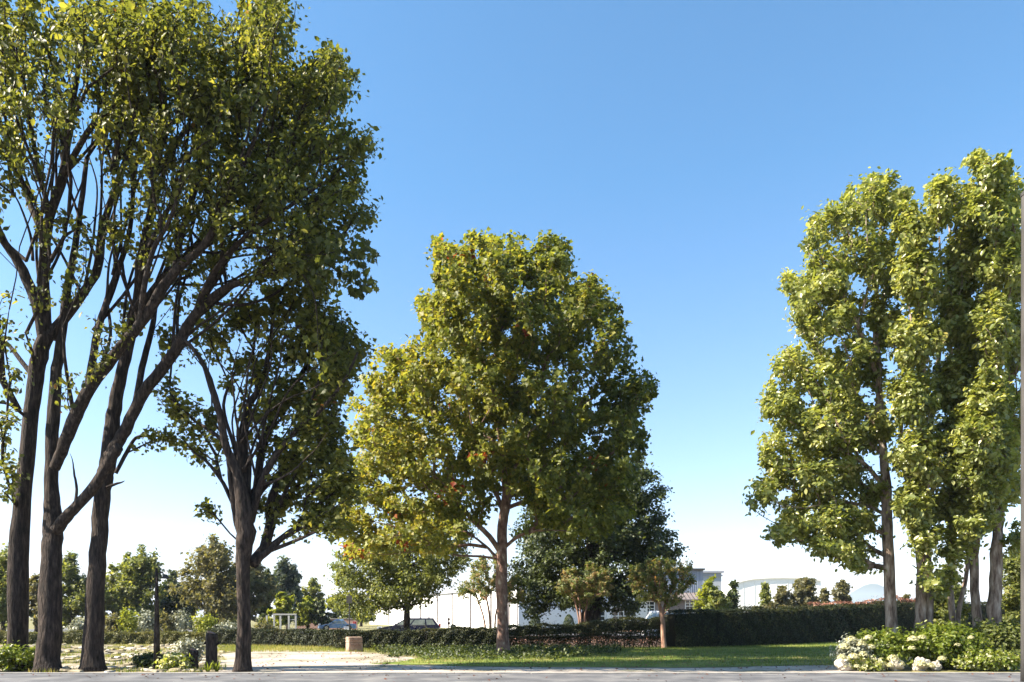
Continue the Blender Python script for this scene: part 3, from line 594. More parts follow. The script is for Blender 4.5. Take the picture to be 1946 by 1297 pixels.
e = P1 + dr * on_right(1156) + nr * .1; MB().box((e[0], e[1], 1.7), (.6, .2, 3.4), math.atan2(dr[1], dr[0])).build('pillar', M['white_wall'], wh, True)
for px, w_ in ((1035, .7), (1092, .5)):
    e = P1 + dr * on_right(px) + nr * .06; MB().box((e[0], e[1], 2.2), (.12, .05, .2), math.atan2(dr[1], dr[0])).build('wall_lamp', M['darkmetal'], wh, True)
# right wing
D = 86.; of = empty('office_building', (GX(1300, D), D, 0), 'taupe office wing with lean-to metal roof and tall pale clad upper block', 'building')
zt = lambda y, d: CH - (y - HY) / F * d
xa, xb = GX(1215, D), GX(1340, D); MB().box(((xa + xb) / 2, D + 3, zt(1138, D) / 2), (xb - xa, 6, zt(1138, D))).build('wall', M['brownwall'], of, True)
xa2, xb2 = GX(1236, D), GX(1336, D + 1.5); zc0, zc1 = zt(1128, D + 1.5), zt(1084, D + 1.5)
MB().box(((xa2 + xb2) / 2, D + 5.5, (zc0 + zc1) / 2), (xb2 - xa2, 8, zc1 - zc0)).build('upper_wall', M['blueclad'], of, True)
for i in range(26):
    x_ = xa2 + .1 + (xb2 - xa2 - .2) * i / 25; o = MB().box((x_, D + 1.48, (zc0 + zc1) / 2), (.04, .05, zc1 - zc0 - .02)).build('cladding_rib', M['blueclad'], of, True)
MB().box(((xa2 + xb2) / 2, D + 5.4, zc1 + .1), (xb2 - xa2 + .3, 8.5, .2)).build('coping', M['darkmetal'], of, True)
xr = GX(1346, D - .7); z0, z1 = zt(1139, D - .7), zt(1127, D + 1.45)
MB().add([(xa - .5, D - .7, z0), (xr, D - .7, z0), (xr - .2, D + 1.45, z1), (xa - .5, D + 1.45, z1), (xa - .5, D - .7, z0 - .12), (xr, D - .7, z0 - .12), (xr - .2, D + 1.45, z1 - .12), (xa - .5, D + 1.45, z1 - .12)],
         [(0, 1, 2, 3), (4, 7, 6, 5), (0, 4, 5, 1), (1, 5, 6, 2)]).build('roof', M['roofm'], of, True)
for i in range(18):
    x_ = xa - .4 + (xr - xa + .2) * i / 17; MB().add([(x_ - .03, D - .7, z0 + .01), (x_ + .03, D - .7, z0 + .01), (x_ + .03, D + 1.4, z1 + .01), (x_ - .03, D + 1.4, z1 + .01), (x_, D - .7, z0 + .09), (x_, D + 1.4, z1 + .09)], [(0, 4, 5, 3), (4, 1, 2, 5), (0, 1, 4), (3, 5, 2)]).build('roof_seam', M['darkmetal'], of, True)
MB().box((GX(1356, D), D - .6, z0 - .05), (1.6, .5, .14)).build('eave', M['darkmetal'], of, True)
def window(px0, px1, y0, y1, D, parent, nx, nz):
    a, b = GX(px0, D), GX(px1, D); zb, zt_ = zt(y1, D), zt(y0, D); f = MB()
    f.box(((a + b) / 2, D - .03, zb - .04), (b - a + .16, .12, .1)); f.box(((a + b) / 2, D - .03, zt_ + .04), (b - a + .16, .12, .1))
    for x_ in (a - .04, b + .04): f.box((x_, D - .03, (zb + zt_) / 2), (.08, .12, zt_ - zb - .02))
    wn = f.build('window', M['white'], parent, True)
    for i in range(nx):
        for j in range(nz): MB().box((a + (b - a) * (i + .5) / nx, D - .012, zb + (zt_ - zb) * (j + .5) / nz), ((b - a) / nx - .07, .02, (zt_ - zb) / nz - .07)).build('pane', M['glass'], wn, True)
    for i in range(1, nx): MB().box((a + (b - a) * i / nx, D - .05, (zb + zt_) / 2), (.065, .06, zt_ - zb)).build('mullion', M['white'], wn, True)
    for j in range(1, nz): MB().box(((a + b) / 2, D - .075, zb + (zt_ - zb) * j / nz), (b - a, .05, .065)).build('transom', M['white'], wn, True)
window(1303, 1326, 1141, 1164, D - .02, of, 3, 4)
window(1225, 1243, 1144, 1170, D - .02, of, 2, 4)
# pale block behind
D = 118.; pb = empty('pale_block', (GX(1350, D), D, 0), 'pale grey flat roofed block with stepped cornice behind the office wing', 'building')
xa, xb = GX(1325, D), GX(1371, D); MB().box(((xa + xb) / 2, D + 8, zt(1089, D) / 2), (xb - xa, 16, zt(1089, D))).build('wall', M['palegrey'], pb, True)
MB().box(((xa + xb) / 2, D + 8, zt(1089, D) + .16), (xb - xa + .7, 16.7, .32)).build('cornice', M['trim'], pb, True)
MB().box(((xa + xb) / 2, D + 8, zt(1094, D)), (xb - xa + .35, 16.35, .2)).build('cornice_band', M['trim'], pb, True)
# large white hall far right
D = 420.; hl = empty('white_hall', (GX(1470, D), D, 0), 'large pale hall with gently curved grey roof edge behind the small far trees', 'building')
xs = [1392, 1410, 1430, 1460, 1490, 1520, 1540, 1560]; ys = [1108, 1102, 1098, 1096, 1095.5, 1096, 1098, 1101]
vs = []; 
for x_, y_ in zip(xs, ys): vs += [(GX(x_, D), D, 0), (GX(x_, D), D, zt(y_ + 4, D)), (GX(x_, D), D + 40, zt(y_ + 4, D)), (GX(x_, D), D + 40, 0)]
n_ = len(xs); fs = [(i * 4, (i + 1) * 4, (i + 1) * 4 + 1, i * 4 + 1) for i in range(n_ - 1)] + [(i * 4 + 2, (i + 1) * 4 + 2, (i + 1) * 4 + 3, i * 4 + 3) for i in range(n_ - 1)] + [(0, 1, 2, 3), ((n_ - 1) * 4 + 3, (n_ - 1) * 4 + 2, (n_ - 1) * 4 + 1, (n_ - 1) * 4)]
MB().add(vs, fs).build('wall', M['white'], hl, True)
vs = []
for x_, y_ in zip(xs, ys): z_ = zt(y_ + 4, D); vs += [(GX(x_, D), D - .8, z_), (GX(x_, D), D - .8, z_ + .6), (GX(x_, D), D + 40.8, z_ + .6), (GX(x_, D), D + 40.8, z_)]
fs = [(i * 4 + a, (i + 1) * 4 + a, (i + 1) * 4 + (a + 1) % 4, i * 4 + (a + 1) % 4) for i in range(n_ - 1) for a in range(4)] + [(0, 1, 2, 3), ((n_ - 1) * 4 + 3, (n_ - 1) * 4 + 2, (n_ - 1) * 4 + 1, (n_ - 1) * 4)]
MB().add(vs, fs).build('roof', M['cream'], hl, True)
for i in range(1, 8): MB().box((GX(1392 + i * 21, D), D - .06, zt(1106, D) / 2), (.25, .12, zt(1106, D))).build('panel_joint', M['cream'], hl, True)
# low brick wall far left, white garden gate
D = 92.; lw_ = empty('low_brick_wall', (GX(620, D), D, 0), 'low pinkish brick wall under the small trees at the back of the car park', 'wall')
MB().box((GX(622, D), D, .65), (GX(680, D) - GX(566, D), .3, 1.3)).build('wall', M['brick'], lw_, True); MB().box((GX(622, D), D, 1.34), (GX(680, D) - GX(566, D) + .1, .4, .08)).build('coping', M['kerb'], lw_, True)
D = 60.; ga = empty('garden_arch', (GX(535, D), D, 0), 'white painted garden gate frame behind the dark hedge, right of the single trunk', 'gate')
for px in (507, 521, 533, 549, 562): MB().box((GX(px, D), D, zt(1170, D) / 2), (.13, .13, zt(1170, D))).build('post', M['cream2'], ga, True)
MB().box((GX(541, D), D, zt(1168, D)), (GX(564, D) - GX(519, D), .16, .12)).build('beam', M['cream2'], ga, True)
for k in range(4): MB().box((GX(555, D), D, .3 + k * .35), (GX(562, D) - GX(549, D) - .14, .04, .06)).build('rail', M['cream2'], ga, True)

# ------------------------------------------------------------------ cars, seen above the hedge
def car(name, label, loc, rz, paint, L, H, wagon=True, group='parked cars'):
    """x forward = nose; built at the origin, then placed"""
    root = empty(name, loc, label, 'car', group, rz); W2 = .9; belt = H * .62
    out = [(-L / 2, .35), (-L / 2, .75), (-L / 2 + .06, belt), (L * .18, belt), (L * .30, belt - .04), (L / 2 - .12, belt - .2), (L / 2, .6), (L / 2, .3)]
    def arch(cx): return [(cx + .36 * math.cos(a), .3 + .36 * math.sin(a)) for a in np.linspace(0, math.pi, 7)]
    low = arch(L * .31) + arch(-L * .30)
    ring = out + [(L / 2 - .1, .2)] + [(x_, max(z_, .2)) for x_, z_ in low] + [(-L / 2 + .1, .2)]
    v = []; n = len(ring)
    for yy, sx, dz in ((-W2 + .03, .985, 0), (-W2, 1, 0), (W2, 1, 0), (W2 - .03, .985, 0)):
        ins = abs(yy) < W2
        for x_, z_ in ring: v.append((x_ * sx, yy * (1 - (.06 if z_ > .9 else 0)), z_))
    order = [1, 2]; f = []
    a, b = n, 2 * n
    for k in range(n): k2 = (k + 1) % n; f.append((a + k, b + k, b + k2, a + k2))
    f.append(tuple(a + k for k in range(n))); f.append(tuple(b + k for k in range(n - 1, -1, -1)))
    MB().add(v, f).build('body', M[paint], root)
    # greenhouse: roof shell and pillars, glazed
    rb = -L / 2 + (.10 if wagon else .9); rt = -L / 2 + (.50 if wagon else 1.35); ft = L * .06; fb = L * .24; zr = H; wi = W2 * .95; wt = W2 * .78; zb = belt - .01
    V = [(rb, -wi, zb), (fb, -wi, zb), (fb, wi, zb), (rb, wi, zb), (rt, -wt, zr - .04), (ft, -wt, zr - .05), (ft, wt, zr - .05), (rt, wt, zr - .04)]
    MB().add(V, [(0, 1, 5, 4), (2, 3, 7, 6), (1, 2, 6, 5), (3, 0, 4, 7), (4, 5, 6, 7)]).build('cabin', M[paint], root)
    MB().add([(rt - .05, -wt, zr - .04), (ft + .05, -wt, zr - .05), (ft + .05, wt, zr - .05), (rt - .05, wt, zr - .04), (rt, -wt * .85, zr), (ft - .1, -wt * .85, zr), (ft - .1, wt * .85, zr), (rt, wt * .85, zr)], [(0, 1, 5, 4), (1, 2, 6, 5), (2, 3, 7, 6), (3, 0, 4, 7), (4, 5, 6, 7)]).build('roof', M[paint], root)
    V = [np.array(q) for q in V]
    def pane(nm, a, b, c, d, u0, u1, w0, w1, outv):
        g = lambda u, w: (a * (1 - u) + b * u) * (1 - w) + (d * (1 - u) + c * u) * w + outv * .012
        MB().add([g(u0, w0), g(u1, w0), g(u1 - (u1 > .9) * 0, w1), g(u0, w1)], [(0, 1, 2, 3)]).build(nm, M['car_glass'], root)
    for side, (i0, i1, i2, i3), s_ in (('r', (0, 1, 5, 4), -1), ('l', (3, 2, 6, 7), 1)):
        o_ = np.array([0, s_, .15])
        for u0, u1 in ((.06, .26), (.30, .62), (.66, .95)): pane('side_window', V[i0], V[i1], V[i2], V[i3], u0, u1, .1, .86, o_)
        MB().box((L * .20, s_ * (W2 + .1), belt + .06), (.16, .2, .14)).build('mirror', M[paint], root)
        for x_ in (-.45, .5): MB().box((x_, s_ * (W2 + .015), belt - .12), (.2, .03, .035)).build('door_handle', M['chrome'], root)
        MB().box((0, s_ * (W2 * .95), belt + .012), (L * .55, .03, .025)).build('window_trim', M['chrome'], root)
        MB().tube([(rt, s_ * wt * .82, H + .04), (ft - .2, s_ * wt * .82, H + .04)], [.018, .018], 6).build('roof_rail', M['chrome'], root)
        for x_ in (L * .31, -L * .30):
            o_t = MB().tube([(x_, s_ * (W2 - .2), .32), (x_, s_ * (W2 + .005), .32)], [.32, .32], 22).build('wheel', M['rubber'], root)
            MB().tube([(x_, s_ * (W2 - .05), .32), (x_, s_ * (W2 + .02), .32)], [.2, .19], 12).build('rim', M['chrome'], o_t)
        MB().box((L / 2 - .06, s_ * .62, .72), (.2, .4, .16)).build('headlight', M['lamp_glass'], root)
        MB().box((-L / 2 + .01, s_ * .68, .88), (.14, .3, .3)).build('tail_light', M['tail'], root)
    pane('windscreen', V[1], V[2], V[6], V[5], .06, .94, .08, .92, np.array([1, 0, .5])); pane('rear_window', V[3], V[0], V[4], V[7], .08, .92, .15, .9, np.array([-1, 0, .5]))
    MB().box((L / 2, 0, .42), (.12, 1.7, .24)).build('bumper', M[paint], root); MB().box((-L / 2, 0, .42), (.12, 1.7, .24)).build('bumper', M[paint], root)
    MB().box((L / 2 + .01, 0, .66), (.06, .8, .14)).build('grille', M['darkmetal'], root)
    return root
car('parked_car', 'dark navy estate car behind the hedge in front of the white warehouse', (GX(778, 58), 58, .004), math.radians(180 + 4), 'navy', 4.75, 1.47)
car('parked_car', 'small light blue car under the left edge of the oak', (GX(640, 84), 84, .004), math.radians(200), 'blue', 4.0, 1.25, False)
car('parked_car', 'white car whose roof shows over the hedge at the crape myrtle fork', (GX(1284, 52), 52, .004), math.radians(15), 'carwhite', 4.3, 1.95, True)

# ------------------------------------------------------------------ posts, stone block, lamp
def lathe(mb, x, y, prof, n=12):
    vs = []; fs = []
    for r, z in prof:
        for k in range(n): vs.append((x + r * math.cos(6.2832 * k / n), y + r * math.sin(6.2832 * k / n), z))
    for i in range(len(prof) - 1):
        for k in range(n): fs.append((i * n + k, i * n + (k + 1) % n, (i + 1) * n + (k + 1) % n, (i + 1) * n + k))
    fs.append(tuple(range(n - 1, -1, -1))); fs.append(tuple((len(prof) - 1) * n + k for k in range(n))); return mb.add(vs, fs)
D = 50.; x_ = GX(853, D); o = empty('ornate_post', (x_, D, 0), 'slim maroon post with turned finial, right of the dark car', 'post')
lathe(MB(), x_, D, [(.09, 0), (.09, .12), (.05, .16), (.05, 1.05)]).build('shaft', M['maroon'], o, True, True)
lathe(MB(), x_, D, [(.05, 1.05), (.09, 1.1), (.10, 1.18), (.05, 1.25), (.045, 1.30), (.085, 1.38), (.075, 1.46), (.02, 1.56)]).build('finial', M['maroon'], o, True, True)
x_ = GX(861.5, D); o = empty('litter_bin', (x_, D, 0), 'dark green round topped bin with white panel beside the maroon post', 'bin')
pr = [(-.18, 0), (.18, 0), (.18, .95), (.13, 1.05), (0, 1.09), (-.13, 1.05), (-.18, .95)]
MB().add([(x_ + a, D - .2, z) for a, z in pr] + [(x_ + a, D + .2, z) for a, z in pr], [tuple(range(7)), tuple(range(13, 6, -1))] + [(k, k + 7, (k + 1) % 7 + 7, (k + 1) % 7) for k in range(7)]).build('body', M['greenpl'], o, True)
MB().box((x_ + .01, D - .21, .80), (.16, .03, .34)).build('panel', M['white'], o, True)
D = 39.6; x_ = GX(664, D); o = empty('sign_pole', (x_, D, 0), 'thin dark pole rising from the hedge above the stone block', 'pole')
MB().tube([(x_, D, 0), (x_, D, zt(1128, D))], [.035, .03], 8).build('pole', M['darkmetal'], o, True); MB().box((x_, D - .05, 2.5), (.3, .03, .4)).build('sign_plate', M['darkmetal'], o, True)
D = 52.; x_ = GX(659, D); o = empty('bollard_box', (x_, D, 0), 'small white utility box behind the hedge above the stone block', 'utility box')
MB().box((x_, D, .42), (.32, .3, .84)).build('body', M['white'], o, True); MB().box((x_, D, .87), (.36, .34, .06)).build('lid', M['palegrey'], o, True)
# stone block
D = 34.; x_ = GX(673, D); rz = math.radians(28); o = empty('stone_marker', (x_, D, 0), 'squat pink sandstone block with carved marks in front of the dark hedge', 'stone block', None, rz)
def bevbox(dim, z, mat, name, par, j=.012):
    mb = MB(); x2, y2, z2 = dim[0] / 2, dim[1] / 2, dim[2] / 2; b = .03; ring = [(-x2 + b, -y2), (x2 - b, -y2), (x2, -y2 + b), (x2, y2 - b), (x2 - b, y2), (-x2 + b, y2), (-x2, y2 - b), (-x2, -y2 + b)]
    vs = []
    for zz, k in ((-z2, 1), (-z2 * .4, 1.01), (z2 * .4, .995), (z2 - b, 1), (z2, .95)):
        for q in ring: vs.append((q[0] * k + random.uniform(-j, j), q[1] * k + random.uniform(-j, j), z + zz))
    fs = [(i * 8 + k, i * 8 + (k + 1) % 8, (i + 1) * 8 + (k + 1) % 8, (i + 1) * 8 + k) for i in range(4) for k in range(8)] + [tuple(range(7, -1, -1)), tuple(32 + k for k in range(8))]
    return mb.add(vs, fs).build(name, M[mat], par)
bevbox((.66, .52, .44), .20, 'sandstone', 'base_stone', o); bevbox((.65, .51, .24), .55, 'sandstone', 'cap_stone', o)
for (a, b_, c_, d_) in [(-.20, .30, -.10, .33), (-.13, .33, -.04, .24), (.0, .36, .02, .20), (-.02, .36, .10, .36), (.10, .36, .05, .18), (.14, .34, .22, .34), (.22, .34, .17, .17), (-.24, .34, -.26, .22),
                        (-.22, .50, -.14, .57), (-.10, .57, -.04, .50), (.0, .52, .12, .51), (.14, .58, .22, .50)]:
    L_ = math.hypot(c_ - a, d_ - b_); an = math.atan2(d_ - b_, c_ - a); nx_, nz_ = -math.sin(an) * .013, math.cos(an) * .013
    q = [(a + nx_, b_ + nz_), (a - nx_, b_ - nz_), (c_ - nx_, d_ - nz_), (c_ + nx_, d_ + nz_)]
    MB().add([(u, -.262, v) for u, v in q] + [(u, -.28, v) for u, v in q], [(4, 5, 6, 7), (0, 4, 7, 3), (1, 2, 6, 5), (0, 1, 5, 4), (2, 3, 7, 6)]).build('carved_mark', M['bark_red'], o)
# lamp post by the left stones
D = 22.; x_ = GX(298, D); o = empty('lamp_post', (x_, D, 0), 'slender dark post with small lamp arm right of the three thick trunks', 'lamp post')
MB().tube([(x_, D, 0), (x_, D, .9), (x_, D, 1.9), (x_ - .01, D, zt(1080, D))], [.10, .085, .06, .035], 10).build('pole', M['bark_dark'], o, True, True)
MB().tube([(x_, D, zt(1092, D)), (x_ + .16, D, zt(1088, D)), (x_ + .28, D, zt(1098, D))], [.02, .018, .018], 6).build('arm', M['darkmetal'], o, True)
lathe(MB(), x_ + .26, D, [(.11, zt(1100, D)), (.09, zt(1096, D)), (.03, zt(1092, D))]).build('lamp_shade', M['polegrey'], o, True)
# pole at the right edge
D = 17.; x_ = GX(1951, D); o = empty('utility_pole', (x_, D, 0), 'tall weathered grey pole cut by the right edge of the picture', 'pole')
MB().tube([(x_, D, 0)] + [(x_ + random.uniform(-.004, .004), D, i * .8 + .8) for i in range(14)], [.125] + [.12 - .001 * i for i in range(14)], 12, True, .01).build('pole', M['polegrey'], o, True, True)
lathe(MB(), x_, D, [(.12, 11.2), (.13, 11.26), (.05, 11.34)], 10).build('cap', M['darkmetal'], o, True)

# ------------------------------------------------------------------ the big trees
# leftmost tree
def fans(starts, ends, n, seed, r0=4.2):
    """slender limbs that leave the main ones and fan upwards into the crown"""
    rr = random.Random(seed); out = []
    for k in range(n):
        a = starts[k % len(starts)]; b = ends[k % len(ends)]; a = (a[0] + rr.uniform(-4, 4), a[1] + rr.uniform(-6, 6)); b = (b[0] + rr.uniform(-25, 25), b[1] + rr.uniform(-20, 20))
        dx, dy = b[0] - a[0], b[1] - a[1]; w = rr.uniform(-.10, .12); pts = []
        for t in (0, .2, .42, .62, .8, 1):
            o_ = math.sin(t * math.pi) * w + rr.uniform(-.02, .02); pts.append((a[0] + dx * t - dy * o_, a[1] + dy * t + dx * o_, r0 * (1 - t * .82)))
        out.append((pts, 0, rr.uniform(-3, 2.5)))
    return out
build_tree('tree', 'leftmost big dark tree whose straight trunk forks high at the left edge', 22.0, (35, 1262),
  [([(35, 1262, 24), (36, 1100, 22), (43, 950, 20), (60, 780, 18), (72, 690, 19), (90, 633, 18)], 0, 0),
   ([(84, 650, 15), (70, 579, 14), (35, 500, 12), (0, 450, 9), (-40, 380, 7)], 0, -1), ([(90, 640, 13), (86, 548, 11), (80, 450, 9), (58, 390, 7), (30, 300, 5), (20, 180, 3)], 0, 1.5),
   ([(88, 640, 14), (84, 548, 11), (90, 430, 11), (121, 332, 11), (129, 234, 8), (148, 137, 6), (150, 20, 3)], 0, -1.5), ([(95, 640, 16), (117, 612, 13), (156, 560, 11), (187, 508, 9), (200, 420, 8), (260, 250, 6), (300, 140, 4)], 0, 1),
   ([(121, 332, 8), (175, 240, 7), (230, 190, 6), (285, 140, 4)], -1, -2.5), ([(40, 980, 6), (20, 930, 4), (5, 880, 3)], 0, -1), ([(66, 720, 7), (20, 660, 5), (0, 640, 4), (-30, 600, 3)], 0, 1), ([(58, 800, 5), (20, 770, 4), (-10, 765, 3)], 0, -1)] + fans([(84, 548), (156, 560), (121, 332), (60, 500), (88, 440), (187, 508)], [(20, 200), (250, 160), (110, 100), (0, 330), (60, 60), (200, 60), (160, 220)], 14, 3),
  [(0, 40, 110, 130), (60, 180, 110, 110), (150, 40, 110, 100), (250, 100, 90, 110), (40, 300, 70, 60, 0, .5), (-90, 200, 150, 260, 0, .7), (20, 600, 60, 60, 0, .35), (10, 700, 40, 35, 0, .4), (10, 800, 45, 50, 0, .5), (12, 890, 38, 50, 0, .7), (90, 520, 60, 60, 0, .2), (100, 400, 70, 70, 0, .22), (200, 310, 60, 60, 0, .3)],
  500, 34, .135, 'leaf_dark', 'bark_dark', .36, 'oval', 'thick trunked trees at the left', .75, tintmu=.48, dmax=5.5, mid_dd=-1.5, rs=.72, twig=.013)
# second tree
build_tree('tree', 'second big dark tree from the left, its leaning limb crossing the third trunk', 21.4, (90, 1278),
  [([(90, 1282, 30), (95, 1180, 26), (98, 1060, 24), (100, 1000, 23), (98, 930, 17), (99, 840, 15), (105, 740, 14), (116, 645, 11), (130, 540, 9), (150, 420, 7), (165, 300, 5)], 0, 1),
   ([(104, 890, 13), (120, 850, 14), (144, 790, 16), (176, 731, 14), (223, 669, 13), (266, 618, 12), (332, 516, 11), (390, 465, 9), (430, 380, 8), (470, 300, 6), (508, 200, 4)], 0, -2),
   ([(168, 735, 10), (187, 626, 9), (219, 528, 7), (246, 440, 6), (260, 300, 5), (290, 180, 3)], -.6, 1), ([(332, 520, 8), (345, 440, 7), (372, 360, 6), (390, 260, 4)], -1, 0),
   ([(105, 1010, 15), (125, 985, 14), (147, 961, 13), (184, 918, 13), (212, 870, 13), (226, 850, 12)], 0, -.5),
   ([(266, 618, 8), (272, 560, 7), (290, 480, 6), (330, 400, 5), (350, 300, 3)], -1, -2.5), ([(142, 800, 6), (132, 740, 5), (124, 690, 4), (120, 620, 3)], 0, -1), ([(142, 965, 4.5), (146, 930, 3.5), (141, 900, 2.6), (138, 876, 1.2), (133, 862, .5)], 0, .3), ([(180, 723, 5), (210, 640, 4), (205, 560, 4), (235, 490, 3)], 0, 2)] + fans([(223, 669), (266, 618), (332, 516), (187, 626), (390, 465), (219, 528)], [(300, 300), (380, 150), (450, 200), (230, 200), (430, 320), (280, 120), (330, 80), (190, 330)], 18, 5),
  [(330, 60, 120, 110), (260, 200, 100, 110), (380, 180, 90, 120), (320, 330, 90, 80, float('nan'), .5), (430, 300, 80, 90), (230, 60, 100, 90), (200, 620, 50, 50, 0, .25), (230, 430, 60, 60, 0, .22), (150, 480, 50, 60, 0, .2), (300, 470, 60, 50, 0, .3), (120, 700, 30, 40, 0, .3), (195, 690, 30, 30, 0, .2), (390, 400, 70, 60, 0, .3)],
  540, 34, .135, 'leaf_dark', 'bark_dark', .36, 'oval', 'thick trunked trees at the left', .75, tintmu=.48, dmax=5, mid_dd=-1, rs=.74, twig=.013)
# third tree
build_tree('tree', 'third big dark tree with a fan of limbs sweeping right over the sky', 21.7, (178, 1276),
  [([(176, 1282, 27), (180, 1150, 22), (188, 1030, 20), (196, 930, 19), (204, 880, 20), (211, 821, 18), (223, 743, 15), (242, 665, 13), (258, 590, 12), (273, 490, 10), (290, 400, 8), (320, 300, 5)], 0, .5),
   ([(207, 868, 15), (220, 850, 14), (242, 809, 14), (273, 747, 14), (332, 669, 13), (371, 598, 12), (430, 548, 9), (480, 530, 7), (540, 512, 5), (620, 480, 3)], 0, -1),
   ([(371, 605, 9), (385, 560, 8), (420, 500, 7), (480, 440, 6), (540, 400, 5), (610, 350, 3)], -.5, -2), ([(258, 600, 9), (300, 540, 8), (360, 480, 8), (420, 410, 7), (430, 340, 8), (508, 273, 6), (570, 190, 4), (600, 120, 3)], 0, 2),
   ([(360, 485, 6), (420, 450, 6), (500, 390, 5), (560, 330, 4), (640, 260, 3)], 1, 3), ([(220, 900, 5), (240, 862, 5), (258, 833, 4), (285, 829, 3.6), (315, 831, 2), (338, 842, .7)], 0, .4), ([(203, 927, 4.5), (220, 920, 3.4), (231, 917, 2), (237, 914, .6)], 0, 0),
   ([(240, 680, 9), (248, 600, 8), (262, 560, 8), (280, 480, 6), (350, 330, 5), (400, 160, 3)], .4, -1.5), ([(255, 780, 8), (270, 700, 8), (290, 620, 7), (300, 560, 5), (330, 480, 4)], 0, 1.5),
   ([(430, 340, 6), (450, 250, 5), (470, 150, 4), (490, 40, 3)], 1, -1), ([(400, 575, 5), (460, 580, 4), (520, 560, 3), (570, 520, 3)], -.5, .5)] + fans([(332, 669), (371, 598), (300, 540), (273, 490), (430, 548), (360, 480), (420, 410)], [(560, 470), (600, 420), (420, 330), (350, 300), (640, 500), (520, 280), (560, 340), (470, 200)], 24, 7),
  [(500, 40, 70, 110), (480, 150, 90, 90), (615, 150, 55, 60), (640, 110, 22, 30), (650, 160, 42, 38), (570, 190, 80, 70), (600, 270, 100, 60), (680, 275, 40, 35), (530, 320, 110, 80), (640, 370, 75, 60), (690, 405, 45, 26), (470, 420, 100, 60, float('nan'), .55), (570, 440, 90, 55, float('nan'), .8), (620, 450, 45, 25), (530, 510, 80, 35, float('nan'), .5), (330, 380, 60, 50, 0, .25), (420, 490, 60, 40, 0, .6), (350, 560, 50, 40, 0, .25), (590, 500, 50, 30), (230, 590, 40, 40, 0, .2), (325, 832, 22, 16, 0, .8), (300, 826, 14, 8, 0, .5)],
  800, 38, .135, 'leaf_dark', 'bark_dark', .42, 'oval', 'thick trunked trees at the left', .75, tintmu=.5, dmax=5, rs=.74, twig=.013)
# fourth tree: single trunk, crown reaching to the central tree
t4 = build_tree('tree', 'single trunk sycamore between the thick trunks and the central tree', 21.6, (461, 1278),
  [([(461, 1282, 21), (463, 1180, 16), (462, 1080, 17), (466, 1010, 24), (462, 960, 20), (450, 900, 12), (430, 850, 10), (418, 790, 9), (400, 730, 8), (385, 690, 6), (355, 650, 4), (330, 640, 3)], 0, -1),
   ([(466, 1000, 16), (468, 900, 12), (462, 840, 10), (470, 780, 9), (500, 720, 7), (515, 640, 5), (520, 560, 3)], 0, 1), ([(475, 990, 13), (488, 930, 11), (500, 850, 9), (540, 760, 7), (580, 700, 6), (600, 620, 4), (610, 560, 3)], 0, 2.5),
   ([(478, 985, 10), (505, 900, 8), (560, 820, 6), (600, 790, 5), (650, 730, 4), (680, 670, 3)], 0, -1), ([(480, 1072, 9), (510, 1048, 8), (545, 1018, 6), (580, 1003, 5), (620, 1000, 3)], 0, 0), ([(510, 1048, 6), (545, 1035, 5), (580, 1020, 4), (612, 1005, 3)], 0, -.5),
   ([(446, 965, 6), (425, 920, 5), (395, 880, 4), (371, 862, 3), (350, 838, 1.4), (335, 826, .6)], 0, -.5), ([(436, 870, 7), (425, 840, 6), (400, 820, 5), (370, 800, 3)], 0, .5), ([(455, 905, 6), (445, 850, 5), (425, 770, 4), (450, 700, 3)], 0, 1), ([(490, 940, 8), (530, 900, 6), (590, 870, 5), (650, 850, 3)], .5, 2), ([(460, 1035, 5), (448, 985, 8), (441, 930, 8), (436, 880, 7), (430, 845, 5)], 0, -.6)] + fans([(462, 950), (468, 900), (490, 925), (450, 900), (462, 840), (500, 850)], [(520, 600), (560, 650), (600, 720), (410, 650), (480, 640), (640, 640), (620, 820), (560, 560)], 18, 9, 3.6),
  [(320, 760, 38, 42, 0, .5), (365, 790, 50, 40, 0, .4), (330, 640, 30, 25, 0, .7), (400, 610, 50, 45, 0, .5), (480, 590, 60, 50, 0, .5), (540, 560, 50, 40, 0, .7), (560, 640, 50, 60, 0, .6), (605, 600, 50, 50), (640, 640, 45, 45), (680, 665, 28, 28), (640, 690, 60, 60), (600, 760, 70, 60), (530, 730, 60, 60, 0, .35), (460, 700, 50, 50, 0, .3), (620, 840, 60, 60), (560, 880, 60, 60, 0, .6), (640, 930, 50, 60), (600, 970, 40, 35), (530, 960, 40, 30, 0, .7), (400, 965, 30, 20, 0, .5), (500, 800, 50, 50, 0, .5), (430, 850, 40, 40, 0, .2), (640, 1010, 35, 25), (600, 530, 40, 30), (345, 838, 22, 18, 0, .8), (372, 870, 16, 12, 0, .5)],
  660, 32, .138, 'leaf_dark', 'bark_dark', .42, 'lobed', 'thick trunked trees at the left', .7, tintmu=.55, dmax=3.2, mid_dd=1.0, rs=.74, twig=.013)
